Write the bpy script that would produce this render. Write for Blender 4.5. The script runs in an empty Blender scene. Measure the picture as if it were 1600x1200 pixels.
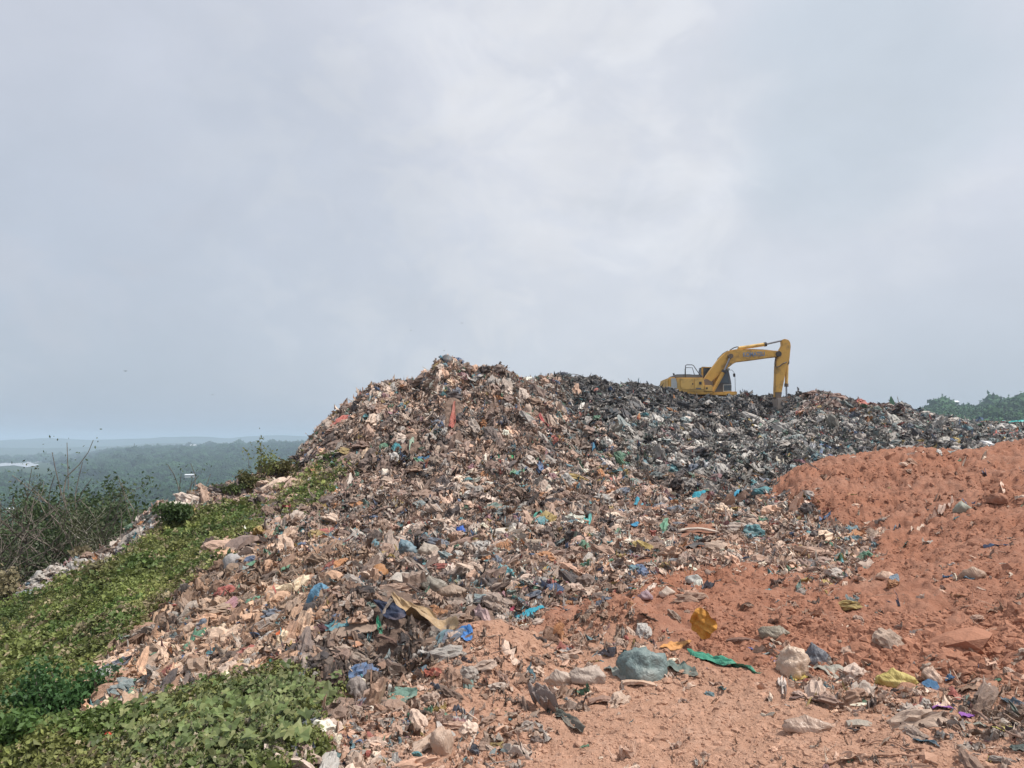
import bpy, bmesh, math, random
import numpy as np
from mathutils import Vector, Matrix, Euler

R = math.radians
rng = np.random.default_rng(7)
random.seed(7)
S = bpy.context.scene
COL = S.collection

# ------------------------------------------------------------------ camera
F = 1209.0                       # focal length in pixels of a 1600 px wide picture
PITCH = math.atan2(88.0, F)
cam_d = bpy.data.cameras.new('camera')
cam_d.sensor_width = 36.0
cam_d.lens = 36.0 * F / 1600.0
cam_d.clip_start = 0.05
cam_d.clip_end = 40000
cam = bpy.data.objects.new('camera', cam_d)
COL.objects.link(cam)
cam.location = (0, 0, 0)
cam.rotation_euler = (R(90) + PITCH, 0, 0)
S.camera = cam

# ------------------------------------------------------------------ light
SUN_EL, SUN_AZ = 60.0, 98.0       # azimuth clockwise from the view direction (+y)
W = bpy.data.worlds.new('World')
S.world = W
W.use_nodes = True
nt = W.node_tree
nt.nodes.clear()
def N(nt, t, **k):
    n = nt.nodes.new(t)
    for a, b in k.items():
        setattr(n, a, b)
    return n
def mixc(nt, fac, a, b, mode='MIX'):
    m = N(nt, 'ShaderNodeMix', data_type='RGBA', blend_type=mode)
    for i, v in ((0, fac), (6, a), (7, b)):
        if hasattr(v, 'is_linked') or hasattr(v, 'links'):
            nt.links.new(v, m.inputs[i])
        elif i == 0:
            m.inputs[0].default_value = v
        else:
            m.inputs[i].default_value = (*v, 1) if len(v) == 3 else v
    return m.outputs[2]
def ramp(nt, val, stops, interp='LINEAR'):
    r = N(nt, 'ShaderNodeValToRGB')
    r.color_ramp.interpolation = interp
    e = r.color_ramp.elements
    while len(e) < len(stops):
        e.new(0.5)
    for i, (p, c) in enumerate(stops):
        e[i].position = p
        e[i].color = (*c, 1) if isinstance(c, (tuple, list)) else (c, c, c, 1)
    nt.links.new(val, r.inputs[0])
    return r.outputs[0]
def noise(nt, vec, scale, detail=4, rough=0.55, dist=0.0):
    n = N(nt, 'ShaderNodeTexNoise')
    n.inputs['Scale'].default_value = scale
    n.inputs['Detail'].default_value = detail
    n.inputs['Roughness'].default_value = rough
    n.inputs['Distortion'].default_value = dist
    if vec is not None:
        nt.links.new(vec, n.inputs['Vector'])
    return n.outputs[0]
sky = N(nt, 'ShaderNodeTexSky', sky_type='NISHITA', sun_disc=False)
sky.sun_elevation = R(SUN_EL)
sky.sun_rotation = R(SUN_AZ)
sky.air_density = 1.2
sky.dust_density = 3.0
tc = N(nt, 'ShaderNodeTexCoord')
D = tc.outputs['Generated']
mp = N(nt, 'ShaderNodeMapping')
mp.inputs['Scale'].default_value = (1.0, 1.0, 1.5)
nt.links.new(D, mp.inputs[0])
sep = N(nt, 'ShaderNodeSeparateXYZ')
nt.links.new(D, sep.inputs[0])
c1 = noise(nt, mp.outputs[0], 1.7, 5, 0.5, 0.4)
c2 = noise(nt, mp.outputs[0], 4.2, 5, 0.52, 0.25)
addm = N(nt, 'ShaderNodeMath', operation='MULTIPLY_ADD')
nt.links.new(c2, addm.inputs[0]); addm.inputs[1].default_value = 0.5
nt.links.new(c1, addm.inputs[2])
# cloud deck: brighter and darker banks of one thin overcast
cloud = ramp(nt, addm.outputs[0], [(0.55, (4.5, 4.8, 5.4)), (0.72, (4.8, 5.03, 5.6)), (0.86, (5.1, 5.28, 5.8)), (1.0, (5.45, 5.6, 6.05))])
low = ramp(nt, sep.outputs[2], [(0.0, (3.2, 3.7, 4.35)), (0.10, (3.9, 4.35, 5.0)), (0.30, (4.75, 5.03, 5.7))])
lowf = ramp(nt, sep.outputs[2], [(0.0, 1.0), (0.08, 0.85), (0.34, 0.0)])
deck = mixc(nt, lowf, cloud, low)
def lobe(direction, col, width, strength, base, wisp=None):
    dp = N(nt, 'ShaderNodeVectorMath', operation='DOT_PRODUCT')
    nrm = N(nt, 'ShaderNodeVectorMath', operation='NORMALIZE')
    wob = N(nt, 'ShaderNodeTexNoise'); wob.inputs['Scale'].default_value = 3.4; wob.inputs['Detail'].default_value = 6
    nt.links.new(D, wob.inputs['Vector'])
    wm = N(nt, 'ShaderNodeVectorMath', operation='MULTIPLY_ADD')
    nt.links.new(wob.outputs['Color'], wm.inputs[0]); wm.inputs[1].default_value = (0.42, 0.42, 0.42)
    nt.links.new(D, wm.inputs[2])
    sb = N(nt, 'ShaderNodeVectorMath', operation='SUBTRACT'); nt.links.new(wm.outputs[0], sb.inputs[0]); sb.inputs[1].default_value = (0.21, 0.21, 0.21)
    nt.links.new(sb.outputs[0], nrm.inputs[0]); nt.links.new(nrm.outputs[0], dp.inputs[0])
    dp.inputs[1].default_value = Vector(direction).normalized()
    f = ramp(nt, dp.outputs['Value'], [(max(0.0, math.cos(width)), 0.0), (1.0, strength)], 'EASE')
    if wisp:
        wn = ramp(nt, noise(nt, mp.outputs[0], wisp, 7, 0.56, 0.5), [(0.44, 0.0), (0.66, 1.0)], 'EASE')
        mm = N(nt, 'ShaderNodeMath', operation='MULTIPLY'); nt.links.new(f, mm.inputs[0]); nt.links.new(wn, mm.inputs[1]); f = mm.outputs[0]
    return mixc(nt, f, base, col)
def skydir(px, py):
    v = Vector(((px - 800) / F, 1, (600 - py) / F)); v.rotate(Euler((PITCH, 0, 0))); return v
deck = lobe(skydir(880, 190), (5.45, 5.65, 6.1), 0.62, 0.6, deck)
deck = lobe(skydir(300, 120), (4.85, 5.0, 5.65), 0.5, 0.4, deck)
deck = lobe(skydir(980, 200), (6.3, 6.4, 6.65), 0.36, 0.75, deck, 7.5)
deck = lobe(skydir(700, 260), (5.95, 6.0, 6.2), 0.42, 0.6, deck, 11.0)
deck = lobe(skydir(80, 420), (5.2, 5.15, 5.55), 0.22, 0.7, deck, 9.0)
deck = lobe(skydir(1420, 260), (5.6, 5.75, 6.1), 0.24, 0.6, deck, 8.0)
deck = lobe(skydir(980, 385), (4.7, 4.95, 5.35), 0.12, 0.7, deck, 6.0)
deck = lobe(skydir(1340, 90), (4.3, 4.8, 5.35), 0.22, 0.8, deck)
deck = lobe(skydir(100, 600), (3.3, 3.85, 4.6), 0.6, 0.5, deck)
wv_ = ramp(nt, noise(nt, mp.outputs[0], 6.5, 9, 0.6, 0.3), [(0.3, 0.99), (0.7, 1.065)])
deck = mixc(nt, 1.0, deck, wv_, 'MULTIPLY')
final = mixc(nt, 0.9, sky.outputs[0], deck)
bg = N(nt, 'ShaderNodeBackground')
bg.inputs['Strength'].default_value = 0.1
nt.links.new(final, bg.inputs[0])
wo = N(nt, 'ShaderNodeOutputWorld')
nt.links.new(bg.outputs[0], wo.inputs[0])

sun_d = bpy.data.lights.new('sun', 'SUN')
sun_d.energy = 3.6
sun_d.angle = R(5)
sun_d.color = (1.0, 0.95, 0.88)
sun = bpy.data.objects.new('sun', sun_d)
COL.objects.link(sun)
sv = Vector((math.sin(R(SUN_AZ)) * math.cos(R(SUN_EL)), math.cos(R(SUN_AZ)) * math.cos(R(SUN_EL)), math.sin(R(SUN_EL))))
sun.rotation_euler = sv.to_track_quat('Z', 'Y').to_euler()

S.view_settings.view_transform = 'Standard'
S.view_settings.look = 'None'
S.view_settings.gamma = 1
S.view_settings.exposure = 0.42
S.view_settings.use_curve_mapping = False
S.cycles.use_denoising = True
S.cycles.max_bounces = 5
S.cycles.diffuse_bounces = 3
S.cycles.volume_bounces = 1
S.cycles.transparent_max_bounces = 8

# ------------------------------------------------------------------ helpers
def tag(o, label=None, cat=None, group=None, kind=None):
    for k, v in (('label', label), ('category', cat), ('group', group), ('kind', kind)):
        if v: o[k] = v
    return o
def link(name, me, parent=None, mat=None):
    o = bpy.data.objects.new(name, me)
    COL.objects.link(o)
    if parent is not None: o.parent = parent
    if mat is not None and not me.materials: me.materials.append(mat)
    return o
def empty(name, loc, rot=(0, 0, 0)):
    o = bpy.data.objects.new(name, None); COL.objects.link(o)
    o.location = loc; o.rotation_euler = rot; o.empty_display_size = 0.2
    return o
def mesh_np(name, v, f, smooth=False, mat=None):
    me = bpy.data.meshes.new(name)
    v = np.asarray(v, np.float32); f = np.asarray(f, np.int32)
    me.vertices.add(len(v)); me.vertices.foreach_set('co', v.ravel())
    if len(f):
        k = f.shape[1]
        me.loops.add(f.size); me.loops.foreach_set('vertex_index', f.ravel())
        me.polygons.add(len(f))
        me.polygons.foreach_set('loop_start', np.arange(0, f.size, k, dtype=np.int32))
        me.polygons.foreach_set('loop_total', np.full(len(f), k, np.int32))
        me.polygons.foreach_set('use_smooth', np.full(len(f), smooth, bool))
    me.update(calc_edges=True)
    if mat: me.materials.append(mat)
    return me
def attr(me, name, arr, typ='FLOAT', dom='POINT'):
    a = me.attributes.new(name, typ, dom)
    arr = np.asarray(arr)
    if typ == 'FLOAT': a.data.foreach_set('value', arr.astype(np.float32))
    elif typ == 'INT': a.data.foreach_set('value', arr.astype(np.int32))
    elif typ == 'FLOAT_VECTOR': a.data.foreach_set('vector', arr.astype(np.float32).ravel())
    elif typ == 'FLOAT_COLOR': a.data.foreach_set('color', arr.astype(np.float32).ravel())

def _h(ix, iy, iz, seed):
    n = (ix.astype(np.int64) * 374761393 + iy.astype(np.int64) * 668265263 + iz.astype(np.int64) * 2147483647 + seed * 974634777) & 0xffffffff
    n = ((n ^ (n >> 13)) * 1274126177) & 0xffffffff
    n = n ^ (n >> 16)
    return (n & 0xffffff) / float(0xffffff)
def vn(x, y, z=None, seed=0):
    """value noise in -1..1"""
    z = np.zeros_like(x) if z is None else z
    fx, fy, fz = np.floor(x), np.floor(y), np.floor(z)
    ix, iy, iz = fx.astype(np.int64), fy.astype(np.int64), fz.astype(np.int64)
    u, v, w = x - fx, y - fy, z - fz
    u = u * u * u * (u * (u * 6 - 15) + 10); v = v * v * v * (v * (v * 6 - 15) + 10); w = w * w * (3 - 2 * w)
    def L(a, b, t): return a + (b - a) * t
    r0 = L(L(_h(ix, iy, iz, seed), _h(ix + 1, iy, iz, seed), u), L(_h(ix, iy + 1, iz, seed), _h(ix + 1, iy + 1, iz, seed), u), v)
    if not fz.any() and not w.any(): return r0 * 2 - 1
    r1 = L(L(_h(ix, iy, iz + 1, seed), _h(ix + 1, iy, iz + 1, seed), u), L(_h(ix, iy + 1, iz + 1, seed), _h(ix + 1, iy + 1, iz + 1, seed), u), v)
    return L(r0, r1, w) * 2 - 1
def fbm(x, y, s, octv=4, seed=0, gain=0.5, ridged=False):
    a, t, tot = 1.0, 0.0, 0.0
    c, sn = math.cos(0.6), math.sin(0.6)
    x = x / s; y = y / s
    for i in range(octv):
        n = vn(x + 17.3 * i, y - 9.1 * i, None, seed + i)
        if ridged: n = 1 - 2 * np.abs(n)
        t = t + a * n; tot += a; a *= gain
        x, y = (c * x - sn * y) * 2.03, (sn * x + c * y) * 2.03
    return t / tot
def sstep(a, b, x):
    t = np.clip((x - a) / (b - a), 0, 1); return t * t * (3 - 2 * t)

# ------------------------------------------------------------------ materials
def mat(name, base=None, rough=0.85, spec=0.3, bump=None, build=None, trans=0.0, metallic=0.0):
    m = bpy.data.materials.new(name); m.use_nodes = True
    t = m.node_tree; b = t.nodes['Principled BSDF']
    b.inputs['Roughness'].default_value = rough
    b.inputs['Specular IOR Level'].default_value = spec
    b.inputs['Metallic'].default_value = metallic
    if base is not None: b.inputs['Base Color'].default_value = (*base, 1)
    if build: build(t, b)
    return m
def pos(t): return N(t, 'ShaderNodeNewGeometry').outputs['Position']
def objc(t): return N(t, 'ShaderNodeTexCoord').outputs['Object']
def att(t, name, typ='GEOMETRY'):
    a = N(t, 'ShaderNodeAttribute', attribute_type=typ); a.attribute_name = name; return a
def add_bump(t, b, h, strength, dist):
    n = N(t, 'ShaderNodeBump'); n.inputs['Strength'].default_value = strength; n.inputs['Distance'].default_value = dist
    t.links.new(h, n.inputs['Height']); t.links.new(n.outputs[0], b.inputs['Normal'])

def ground_build(t, b):
    P = pos(t)
    n1 = noise(t, P, 0.8, 5); n2 = noise(t, P, 7, 6, 0.65); n3 = noise(t, P, 45, 4, 0.7)
    soil = ramp(t, n2, [(0.3, (0.248, 0.117, 0.078)), (0.5, (0.308, 0.156, 0.106)), (0.72, (0.365, 0.198, 0.138))])
    soil = mixc(t, ramp(t, n1, [(0.4, 0.0), (0.65, 0.55)]), soil, (0.30, 0.125, 0.072))
    dry = ramp(t, n2, [(0.3, (0.345, 0.195, 0.13)), (0.55, (0.405, 0.24, 0.168)), (0.75, (0.47, 0.305, 0.225))])
    soil = mixc(t, att(t, 'dry').outputs['Fac'], soil, dry)
    br = ramp(t, n2, [(0.3, (0.06, 0.045, 0.038)), (0.5, (0.17, 0.12, 0.095)), (0.7, (0.30, 0.21, 0.165))])
    gr = ramp(t, n2, [(0.3, (0.02, 0.02, 0.02)), (0.55, (0.055, 0.052, 0.05)), (0.75, (0.13, 0.12, 0.11))])
    c = mixc(t, att(t, 'grey').outputs['Fac'], br, gr)
    c = mixc(t, att(t, 'soil').outputs['Fac'], c, soil)
    vg = ramp(t, n2, [(0.35, (0.02, 0.032, 0.01)), (0.7, (0.06, 0.085, 0.025))])
    c = mixc(t, att(t, 'veg').outputs['Fac'], c, vg)
    t.links.new(c, b.inputs['Base Color'])
    mx = N(t, 'ShaderNodeMath', operation='MULTIPLY_ADD'); mx.inputs[1].default_value = 0.35
    t.links.new(n3, mx.inputs[0]); t.links.new(n2, mx.inputs[2])
    add_bump(t, b, mx.outputs[0], 0.9, 0.05)
M_ground = mat('ground_soil_and_dirt', rough=0.95, spec=0.12, build=ground_build)

def tinted(name, src, rough, spec, var=0.35, bump=0.4, scale=6.0, dirt=(0.30, 0.20, 0.15), dirtf=0.35, trans=0.0):
    def bld(t, b):
        if src == 'inst': c = att(t, 'tint', 'INSTANCER').outputs['Color']
        elif src == 'obj': c = N(t, 'ShaderNodeObjectInfo').outputs['Color']
        else:
            rg = N(t, 'ShaderNodeRGB'); rg.outputs[0].default_value = (*src, 1); c = rg.outputs[0]
        O = objc(t)
        n = noise(t, O, scale, 5, 0.6)
        v = ramp(t, n, [(0.3, 1 - var), (0.7, 1 + var * 0.4)])
        c = mixc(t, 1.0, c, v, 'MULTIPLY')
        n2 = noise(t, O, scale * 0.45, 4, 0.7)
        c = mixc(t, ramp(t, n2, [(0.48, 0.0), (0.66, dirtf)]), c, dirt)
        t.links.new(c, b.inputs['Base Color'])
        add_bump(t, b, noise(t, O, scale * 2.2, 4, 0.65, 0.6), bump, 0.06)
        if trans: 
            b.inputs['Transmission Weight'].default_value = trans
            b.inputs['IOR'].default_value = 1.05
    return mat(name, rough=rough, spec=spec, build=bld)
M_scrap_i = tinted('rubbish_film_and_rag', 'inst', 0.62, 0.35)
M_scrap_o = tinted('single_scrap', 'obj', 0.6, 0.35)
M_soil_o = tinted('soil_lump', 'obj', 0.95, 0.1, 0.15, 0.35, 4.0, dirtf=0.0)
M_soil_i = tinted('soil_crumb', 'inst', 0.95, 0.1, 0.15, 0.35, 4.0, dirtf=0.0)
def leaf_build(src):
    def bld(t, b):
        c = att(t, 'tint', 'INSTANCER').outputs['Color'] if src == 'inst' else N(t, 'ShaderNodeObjectInfo').outputs['Color']
        n = noise(t, objc(t), 3.0, 3)
        c = mixc(t, 1.0, c, ramp(t, n, [(0.3, 0.72), (0.7, 1.15)]), 'MULTIPLY')
        t.links.new(c, b.inputs['Base Color'])
        tr = N(t, 'ShaderNodeBsdfTranslucent'); t.links.new(c, tr.inputs[0])
        mx = N(t, 'ShaderNodeMixShader'); mx.inputs[0].default_value = 0.25
        out = t.nodes['Material Output']
        t.links.new(b.outputs[0], mx.inputs[1]); t.links.new(tr.outputs[0], mx.inputs[2]); t.links.new(mx.outputs[0], out.inputs[0])
    return bld
M_leaf_i = mat('leaf_instanced', rough=0.55, spec=0.35, build=leaf_build('inst'))
M_leaf_o = mat('leaf_single', rough=0.55, spec=0.35, build=leaf_build('obj'))
def canopy_build(t, b):
    c = att(t, 'tint', 'INSTANCER').outputs['Color']
    n = noise(t, objc(t), 5.0, 6, 0.7)
    c = mixc(t, 1.0, c, ramp(t, n, [(0.35, 0.5), (0.65, 1.3)]), 'MULTIPLY')
    t.links.new(c, b.inputs['Base Color'])
    add_bump(t, b, n, 1.0, 0.3)
M_canopy = mat('tree_canopy', rough=0.9, spec=0.1, build=canopy_build)
def bark_build(t, b):
    n = noise(t, pos(t), 6, 4)
    t.links.new(ramp(t, n, [(0.3, (0.10, 0.085, 0.07)), (0.7, (0.24, 0.21, 0.18))]), b.inputs['Base Color'])
M_bark = mat('bark', rough=0.9, spec=0.1, build=bark_build)
def palebark_build(t, b):
    n = noise(t, pos(t), 6, 4)
    t.links.new(ramp(t, n, [(0.3, (0.26, 0.23, 0.19)), (0.7, (0.45, 0.42, 0.37))]), b.inputs['Base Color'])
M_palebark = mat('pale_bark', rough=0.9, spec=0.1, build=palebark_build)

# ------------------------------------------------------------------ terrain in polar form round the eye
SIL = [(440, 742), (455, 712), (480, 692), (500, 668), (530, 640), (553, 632), (562, 612), (590, 601), (620, 591), (650, 594), (670, 580), (688, 556), (705, 556),
       (722, 568), (742, 576), (762, 570), (790, 577), (812, 588), (838, 593), (860, 586), (880, 590), (905, 589), (930, 591), (960, 602), (990, 600), (1030, 604),
       (1060, 612), (1090, 621), (1140, 622), (1168, 614), (1190, 621), (1215, 624), (1235, 620), (1260, 616), (1285, 612), (1310, 619), (1350, 632), (1390, 632),
       (1415, 636), (1450, 650), (1490, 656), (1530, 662), (1570, 665), (1600, 667), (1900, 672)]
sil_x, sil_y = np.array(SIL, float).T
def col_t(a, py):
    c = math.cos(a); k = (600 - py) / F; s, C = math.sin(PITCH), math.cos(PITCH)
    return c * (s + k * C) / (C - k * s)
def az_of(px, py=688.0):
    v = Vector(((px - 800) / F, 1, (600 - py) / F)); v.rotate(Euler((PITCH, 0, 0)))
    return math.atan2(v.x, v.y)
# each column: (distance, picture row) or (distance, None, height); 'C' = skyline row
NB = [(2.0, None, -1.6), (3.0, None, -1.6)]
COLS = {
 -500: NB + [(6, None, -2.3), (10, None, -3.2), (20, None, -6), (30, None, -12), (60, None, -26), (120, None, -42)],
 -150: NB + [(6, None, -2.2), (9, 1120), (14, 1030), (19, 975), (25, None, -9), (36, None, -16), (70, None, -28), (120, None, -40)],
 0: NB + [(6.6, 1200), (10, 1080), (15, 990), (19.5, 938), (23, None, -6.5), (34, None, -13), (70, None, -27), (120, None, -40)],
 100: NB + [(5.3, 1200), (9, 1060), (14, 965), (19.5, 900), (23, None, -5.5), (34, None, -12), (70, None, -26), (120, None, -40)],
 200: NB + [(4.7, 1200), (7, 1085), (11, 975), (16, 890), (20.5, 848), (24, None, -4.8), (34, None, -11.5), (70, None, -26), (120, None, -40)],
 250: NB + [(4.4, 1200), (6.5, 1085), (10, 980), (15, 880), (21, 800), (24, None, -4.2), (34, None, -11), (70, None, -26), (120, None, -40)],
 300: NB + [(4.1, 1200), (6, 1085), (9, 975), (13, 880), (18, 818), (23.5, 778), (26, None, -3.5), (34, None, -9), (70, None, -25), (120, None, -40)],
 400: NB + [(3.9, 1200), (5.6, 1080), (6.6, 1000), (9, 930), (13, 855), (18, 795), (25, 748), (27, None, -2.4), (34, None, -7), (70, None, -24), (120, None, -40)],
 450: NB + [(3.8, 1200), (5.2, 1080), (5.9, 1000), (9, 918), (13, 845), (18, 782), (23, 745), (26, 735), (28, None, -1.6), (34, None, -5), (70, None, -22), (120, None, -40)],
 480: NB + [(3.8, 1200), (5.1, 1078), (5.8, 1000), (9, 915), (13, 843), (18, 778), (22, 728), (24.5, 'C'), (27, None, -1.0), (34, None, -4), (70, None, -21), (120, None, -40)],
 530: NB + [(3.8, 1200), (4.9, 1078), (5.5, 1000), (6.3, 940), (9, 900), (13, 838), (17.5, 770), (21, 700), (24.5, 'C'), (28, None, -0.5), (36, None, -3.5), (70, None, -20), (120, None, -38)],
 600: NB + [(3.8, 1195), (4.6, 1110), (5.1, 1060), (5.7, 985), (6.5, 930), (9, 890), (13, 828), (17, 765), (20.5, 690), (23, 630), (25, 'C'), (29, None, 0.6), (40, None, -3), (70, None, -18), (120, None, -36)],
 697: NB + [(3.8, 1195), (4.6, 1110), (5.3, 1040), (6.2, 975), (7.3, 930), (9.5, 880), (13.5, 815), (17, 755), (20, 690), (22.5, 620), (25.5, 'C'), (30, None, 1.0), (42, None, -2), (70, None, -15), (120, None, -34)],
 770: NB + [(3.8, 1195), (4.6, 1110), (5.4, 1030), (6.0, 985), (7.3, 945), (9.7, 880), (13.8, 810), (17, 760), (19.5, 700), (22.5, 625), (25.5, 'C'), (30, None, 1.2), (42, None, -1.5), (70, None, -12), (120, None, -32)],
 840: NB + [(3.8, 1195), (4.6, 1115), (5.4, 1045), (6.3, 975), (7.6, 935), (10, 870), (14, 805), (17.2, 755), (20, 695), (23.5, 630), (27, 'C'), (32, None, 1.6), (45, None, 0), (70, None, -9), (120, None, -30)],
 900: NB + [(3.8, 1195), (4.7, 1105), (5.6, 1035), (6.6, 965), (8, 925), (10.2, 865), (14.2, 803), (17.5, 758), (21, 698), (27, 640), (36, 'C'), (42, None, 2.8), (55, None, 1), (80, None, -8), (120, None, -28)],
 1000: NB + [(3.8, 1195), (5, 1075), (6.2, 985), (8, 920), (10.5, 860), (14.5, 802), (18, 765), (22.5, 705), (30, 652), (38, 622), (44, 'C'), (50, None, 2.6), (60, None, 1.5), (90, None, -8), (120, None, -24)],
 1090: NB + [(3.8, 1195), (5, 1075), (6.4, 978), (8.2, 912), (10.8, 853), (14.5, 805), (18, 775), (23, 712), (31, 660), (40, 636), (45.5, 'C'), (48.5, None, 1.86), (60, None, 1.8), (90, None, -6), (120, None, -22)],
 1165: NB + [(3.8, 1195), (5, 1075), (6.4, 978), (8.2, 912), (11, 850), (14.5, 808), (17, 785), (23, 722), (31, 668), (40, 644), (46, 'C'), (48.5, None, 1.86), (60, None, 1.8), (90, None, -4), (120, None, -20)],
 1192: NB + [(3.8, 1195), (5, 1075), (6.4, 978), (8.2, 912), (11, 850), (14.5, 808), (16.6, 780), (22, 735), (31, 678), (40, 661), (48, 658), (50.3, 652), (53.5, 'C'), (60, None, 2.2), (90, None, -4), (120, None, -18)],
 1222: NB + [(3.8, 1195), (5, 1075), (6.4, 978), (8.2, 912), (11, 850), (14, 815), (16.3, 778), (17.8, 750), (20, None, -1.05), (23, 735), (31, 680), (40, 661), (49, 658), (50.8, 652), (54, 'C'), (60, None, 2.4), (90, None, -3), (120, None, -16)],
 1245: NB + [(3.8, 1195), (5, 1075), (6.4, 978), (8.2, 912), (11, 852), (13.8, 818), (16.2, 762), (18, 728), (20.5, None, -1.1), (24, 735), (31, 678), (40, 650), (48, 'C'), (56, None, 2.2), (80, None, 0), (120, None, -12)],
 1300: NB + [(3.8, 1195), (5, 1075), (6.4, 975), (8.2, 910), (11, 858), (13, 832), (15.5, 768), (18.4, 716), (21, None, -1.0), (25, 730), (32, 680), (40, 648), (47, 'C'), (56, None, 2.2), (80, None, 0), (120, None, -10)],
 1400: NB + [(3.8, 1195), (5, 1075), (6.2, 988), (7.8, 915), (10.5, 862), (12.5, 830), (15.5, 762), (19.2, 709), (22, None, -0.9), (26, 722), (33, 682), (40, 655), (46.5, 'C'), (54, None, 0.8), (75, None, -3), (120, None, -8)],
 1500: NB + [(3.8, 1195), (5, 1075), (6.2, 985), (7.8, 910), (10.5, 850), (12.5, 810), (15.5, 752), (19.8, 706), (22, None, -0.9), (27, 718), (34, 686), (41, 664), (47, 'C'), (54, None, 0.4), (70, None, 0.2), (95, 664), (110, 659), (120, None, 2.2)],
 1600: NB + [(3.8, 1195), (5, 1075), (6.2, 985), (7.8, 905), (10.5, 840), (12.5, 795), (15.5, 740), (20.5, 693), (22.5, None, -0.6), (28, 708), (35, 688), (42, 672), (48, 'C'), (54, None, 0.2), (70, None, 0.2), (95, 664), (110, 659), (120, None, 2.2)],
 2000: NB + [(5, None, -1.55), (8, None, -1.5), (12, None, -1.2), (20, None, -0.2), (28, None, -0.2), (48, None, 0.6), (70, None, 0), (120, None, 2)],
}
NA, ND = 800, 520
A0, A1 = R(-47), R(44)
D0, D1 = 2.2, 120.0
az = np.linspace(A0, A1, NA)
ld = np.linspace(math.log(D0), math.log(D1), ND)
dd = np.exp(ld)
keys = sorted(COLS)
col_az = np.array([az_of(k) for k in keys])
prof = []
for k, a in zip(keys, col_az):
    xs, zs = [], []
    for e in COLS[k]:
        d = e[0]
        if len(e) == 3: z = e[2]
        else:
            py = np.interp(k, sil_x, sil_y) if e[1] == 'C' else e[1]
            z = d * col_t(a, py)
        xs.append(math.log(d)); zs.append(z)
    prof.append(np.interp(ld, xs, zs))
prof = np.array(prof)
def gsm(A, sig, axis):
    r = int(sig * 3) + 1; k = np.exp(-0.5 * (np.arange(-r, r + 1) / sig) ** 2); k /= k.sum()
    P = np.pad(A, [(r, r) if i == axis else (0, 0) for i in range(A.ndim)], mode='edge')
    return np.apply_along_axis(lambda v: np.convolve(v, k, 'valid'), axis, P)
Z = np.empty((NA, ND))
for j in range(ND):
    Z[:, j] = np.interp(az, col_az, prof[:, j])
Z = gsm(gsm(Z, 2.2, 1), 4, 0)
AZ, LD = np.meshgrid(az, ld, indexing='ij')
DDm = np.exp(LD)
X = DDm * np.sin(AZ); Y = DDm * np.cos(AZ)
px_h = 800 + F * np.tan(az) / math.cos(PITCH) * 1.0
# skyline correction: raise or lower each azimuth's crest so that the heap has its own outline
crest_px = [480, 560, 697, 770, 840, 900, 1000, 1090, 1165, 1192, 1222, 1245, 1300, 1400, 1500, 1600]
crest_d = [24.5, 24.7, 25.5, 25.5, 27, 36, 44, 45.5, 46, 53.5, 54, 48, 47, 46.5, 47, 48]
cd = np.interp(px_h, crest_px, crest_d)
ct = np.array([col_t(a, np.interp(p, sil_x, sil_y)) for a, p in zip(az, px_h)])
msk = sstep(470, 490, px_h)
def crest_fix(Z, wid, strength=1.0):
    near = np.exp(-((LD - np.log(cd)[:, None]) / 0.3) ** 2) > 0.3
    T = np.where(near, Z / DDm, -9)
    top = T.max(1)
    dz = (ct - top) * cd * msk * strength
    win = np.exp(-0.5 * ((LD - np.log(cd)[:, None]) / wid) ** 2)
    return Z + dz[:, None] * win
Z = crest_fix(Z, 0.10)

def project(X, Y, Zz):
    s, C = math.sin(PITCH), math.cos(PITCH)
    fw = Y * C + Zz * s; up = -Y * s + Zz * C
    return 800 + F * X / fw, 600 - F * up / fw
PX, PY = project(X, Y, Z)
def inside(px, py, poly, soft=1.0, wob=0.0, seed=0):
    """signed soft membership of picture-plan polygons, with a ragged edge"""
    if wob:
        px = px + wob * fbm(X, Y, 0.9, 3, seed); py = py + wob * 0.7 * fbm(X, Y, 0.9, 3, seed + 50)
    ins = np.zeros(px.shape, bool); dist = np.full(px.shape, 1e9)
    n = len(poly)
    for i in range(n):
        x0, y0 = poly[i]; x1, y1 = poly[(i + 1) % n]
        c = ((y0 > py) != (y1 > py)) & (px < (x1 - x0) * (py - y0) / ((y1 - y0) or 1e-9) + x0)
        ins ^= c
        dx, dy = x1 - x0, y1 - y0
        t = np.clip(((px - x0) * dx + (py - y0) * dy) / (dx * dx + dy * dy + 1e-9), 0, 1)
        dist = np.minimum(dist, np.hypot(px - x0 - t * dx, py - y0 - t * dy))
    return np.clip(0.5 + np.where(ins, dist, -dist) / soft / 2, 0, 1)
FOOTP = [(640, 1500), (640, 1180), (700, 1090), (720, 1025), (800, 985), (880, 950), (960, 900), (1080, 880), (1200, 890), (1200, 1500)]
SOILP = [(1190, 770), (1225, 740), (1245, 700), (1300, 690), (2200, 600), (2200, 1500), (420, 1500), (480, 1210), (520, 1150), (560, 1105), (640, 1062), (720, 1022), (762, 1000), (810, 1000), (855, 962), (950, 938),
         (1040, 890), (1180, 872), (1290, 902), (1360, 885), (1370, 850), (1300, 815), (1240, 800), (1200, 790)]
MIXP = [(860, 880), (950, 805), (1100, 790), (1240, 800), (1370, 850), (1350, 893), (1290, 915), (1180, 890), (1040, 930), (940, 975), (860, 950)]
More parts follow.
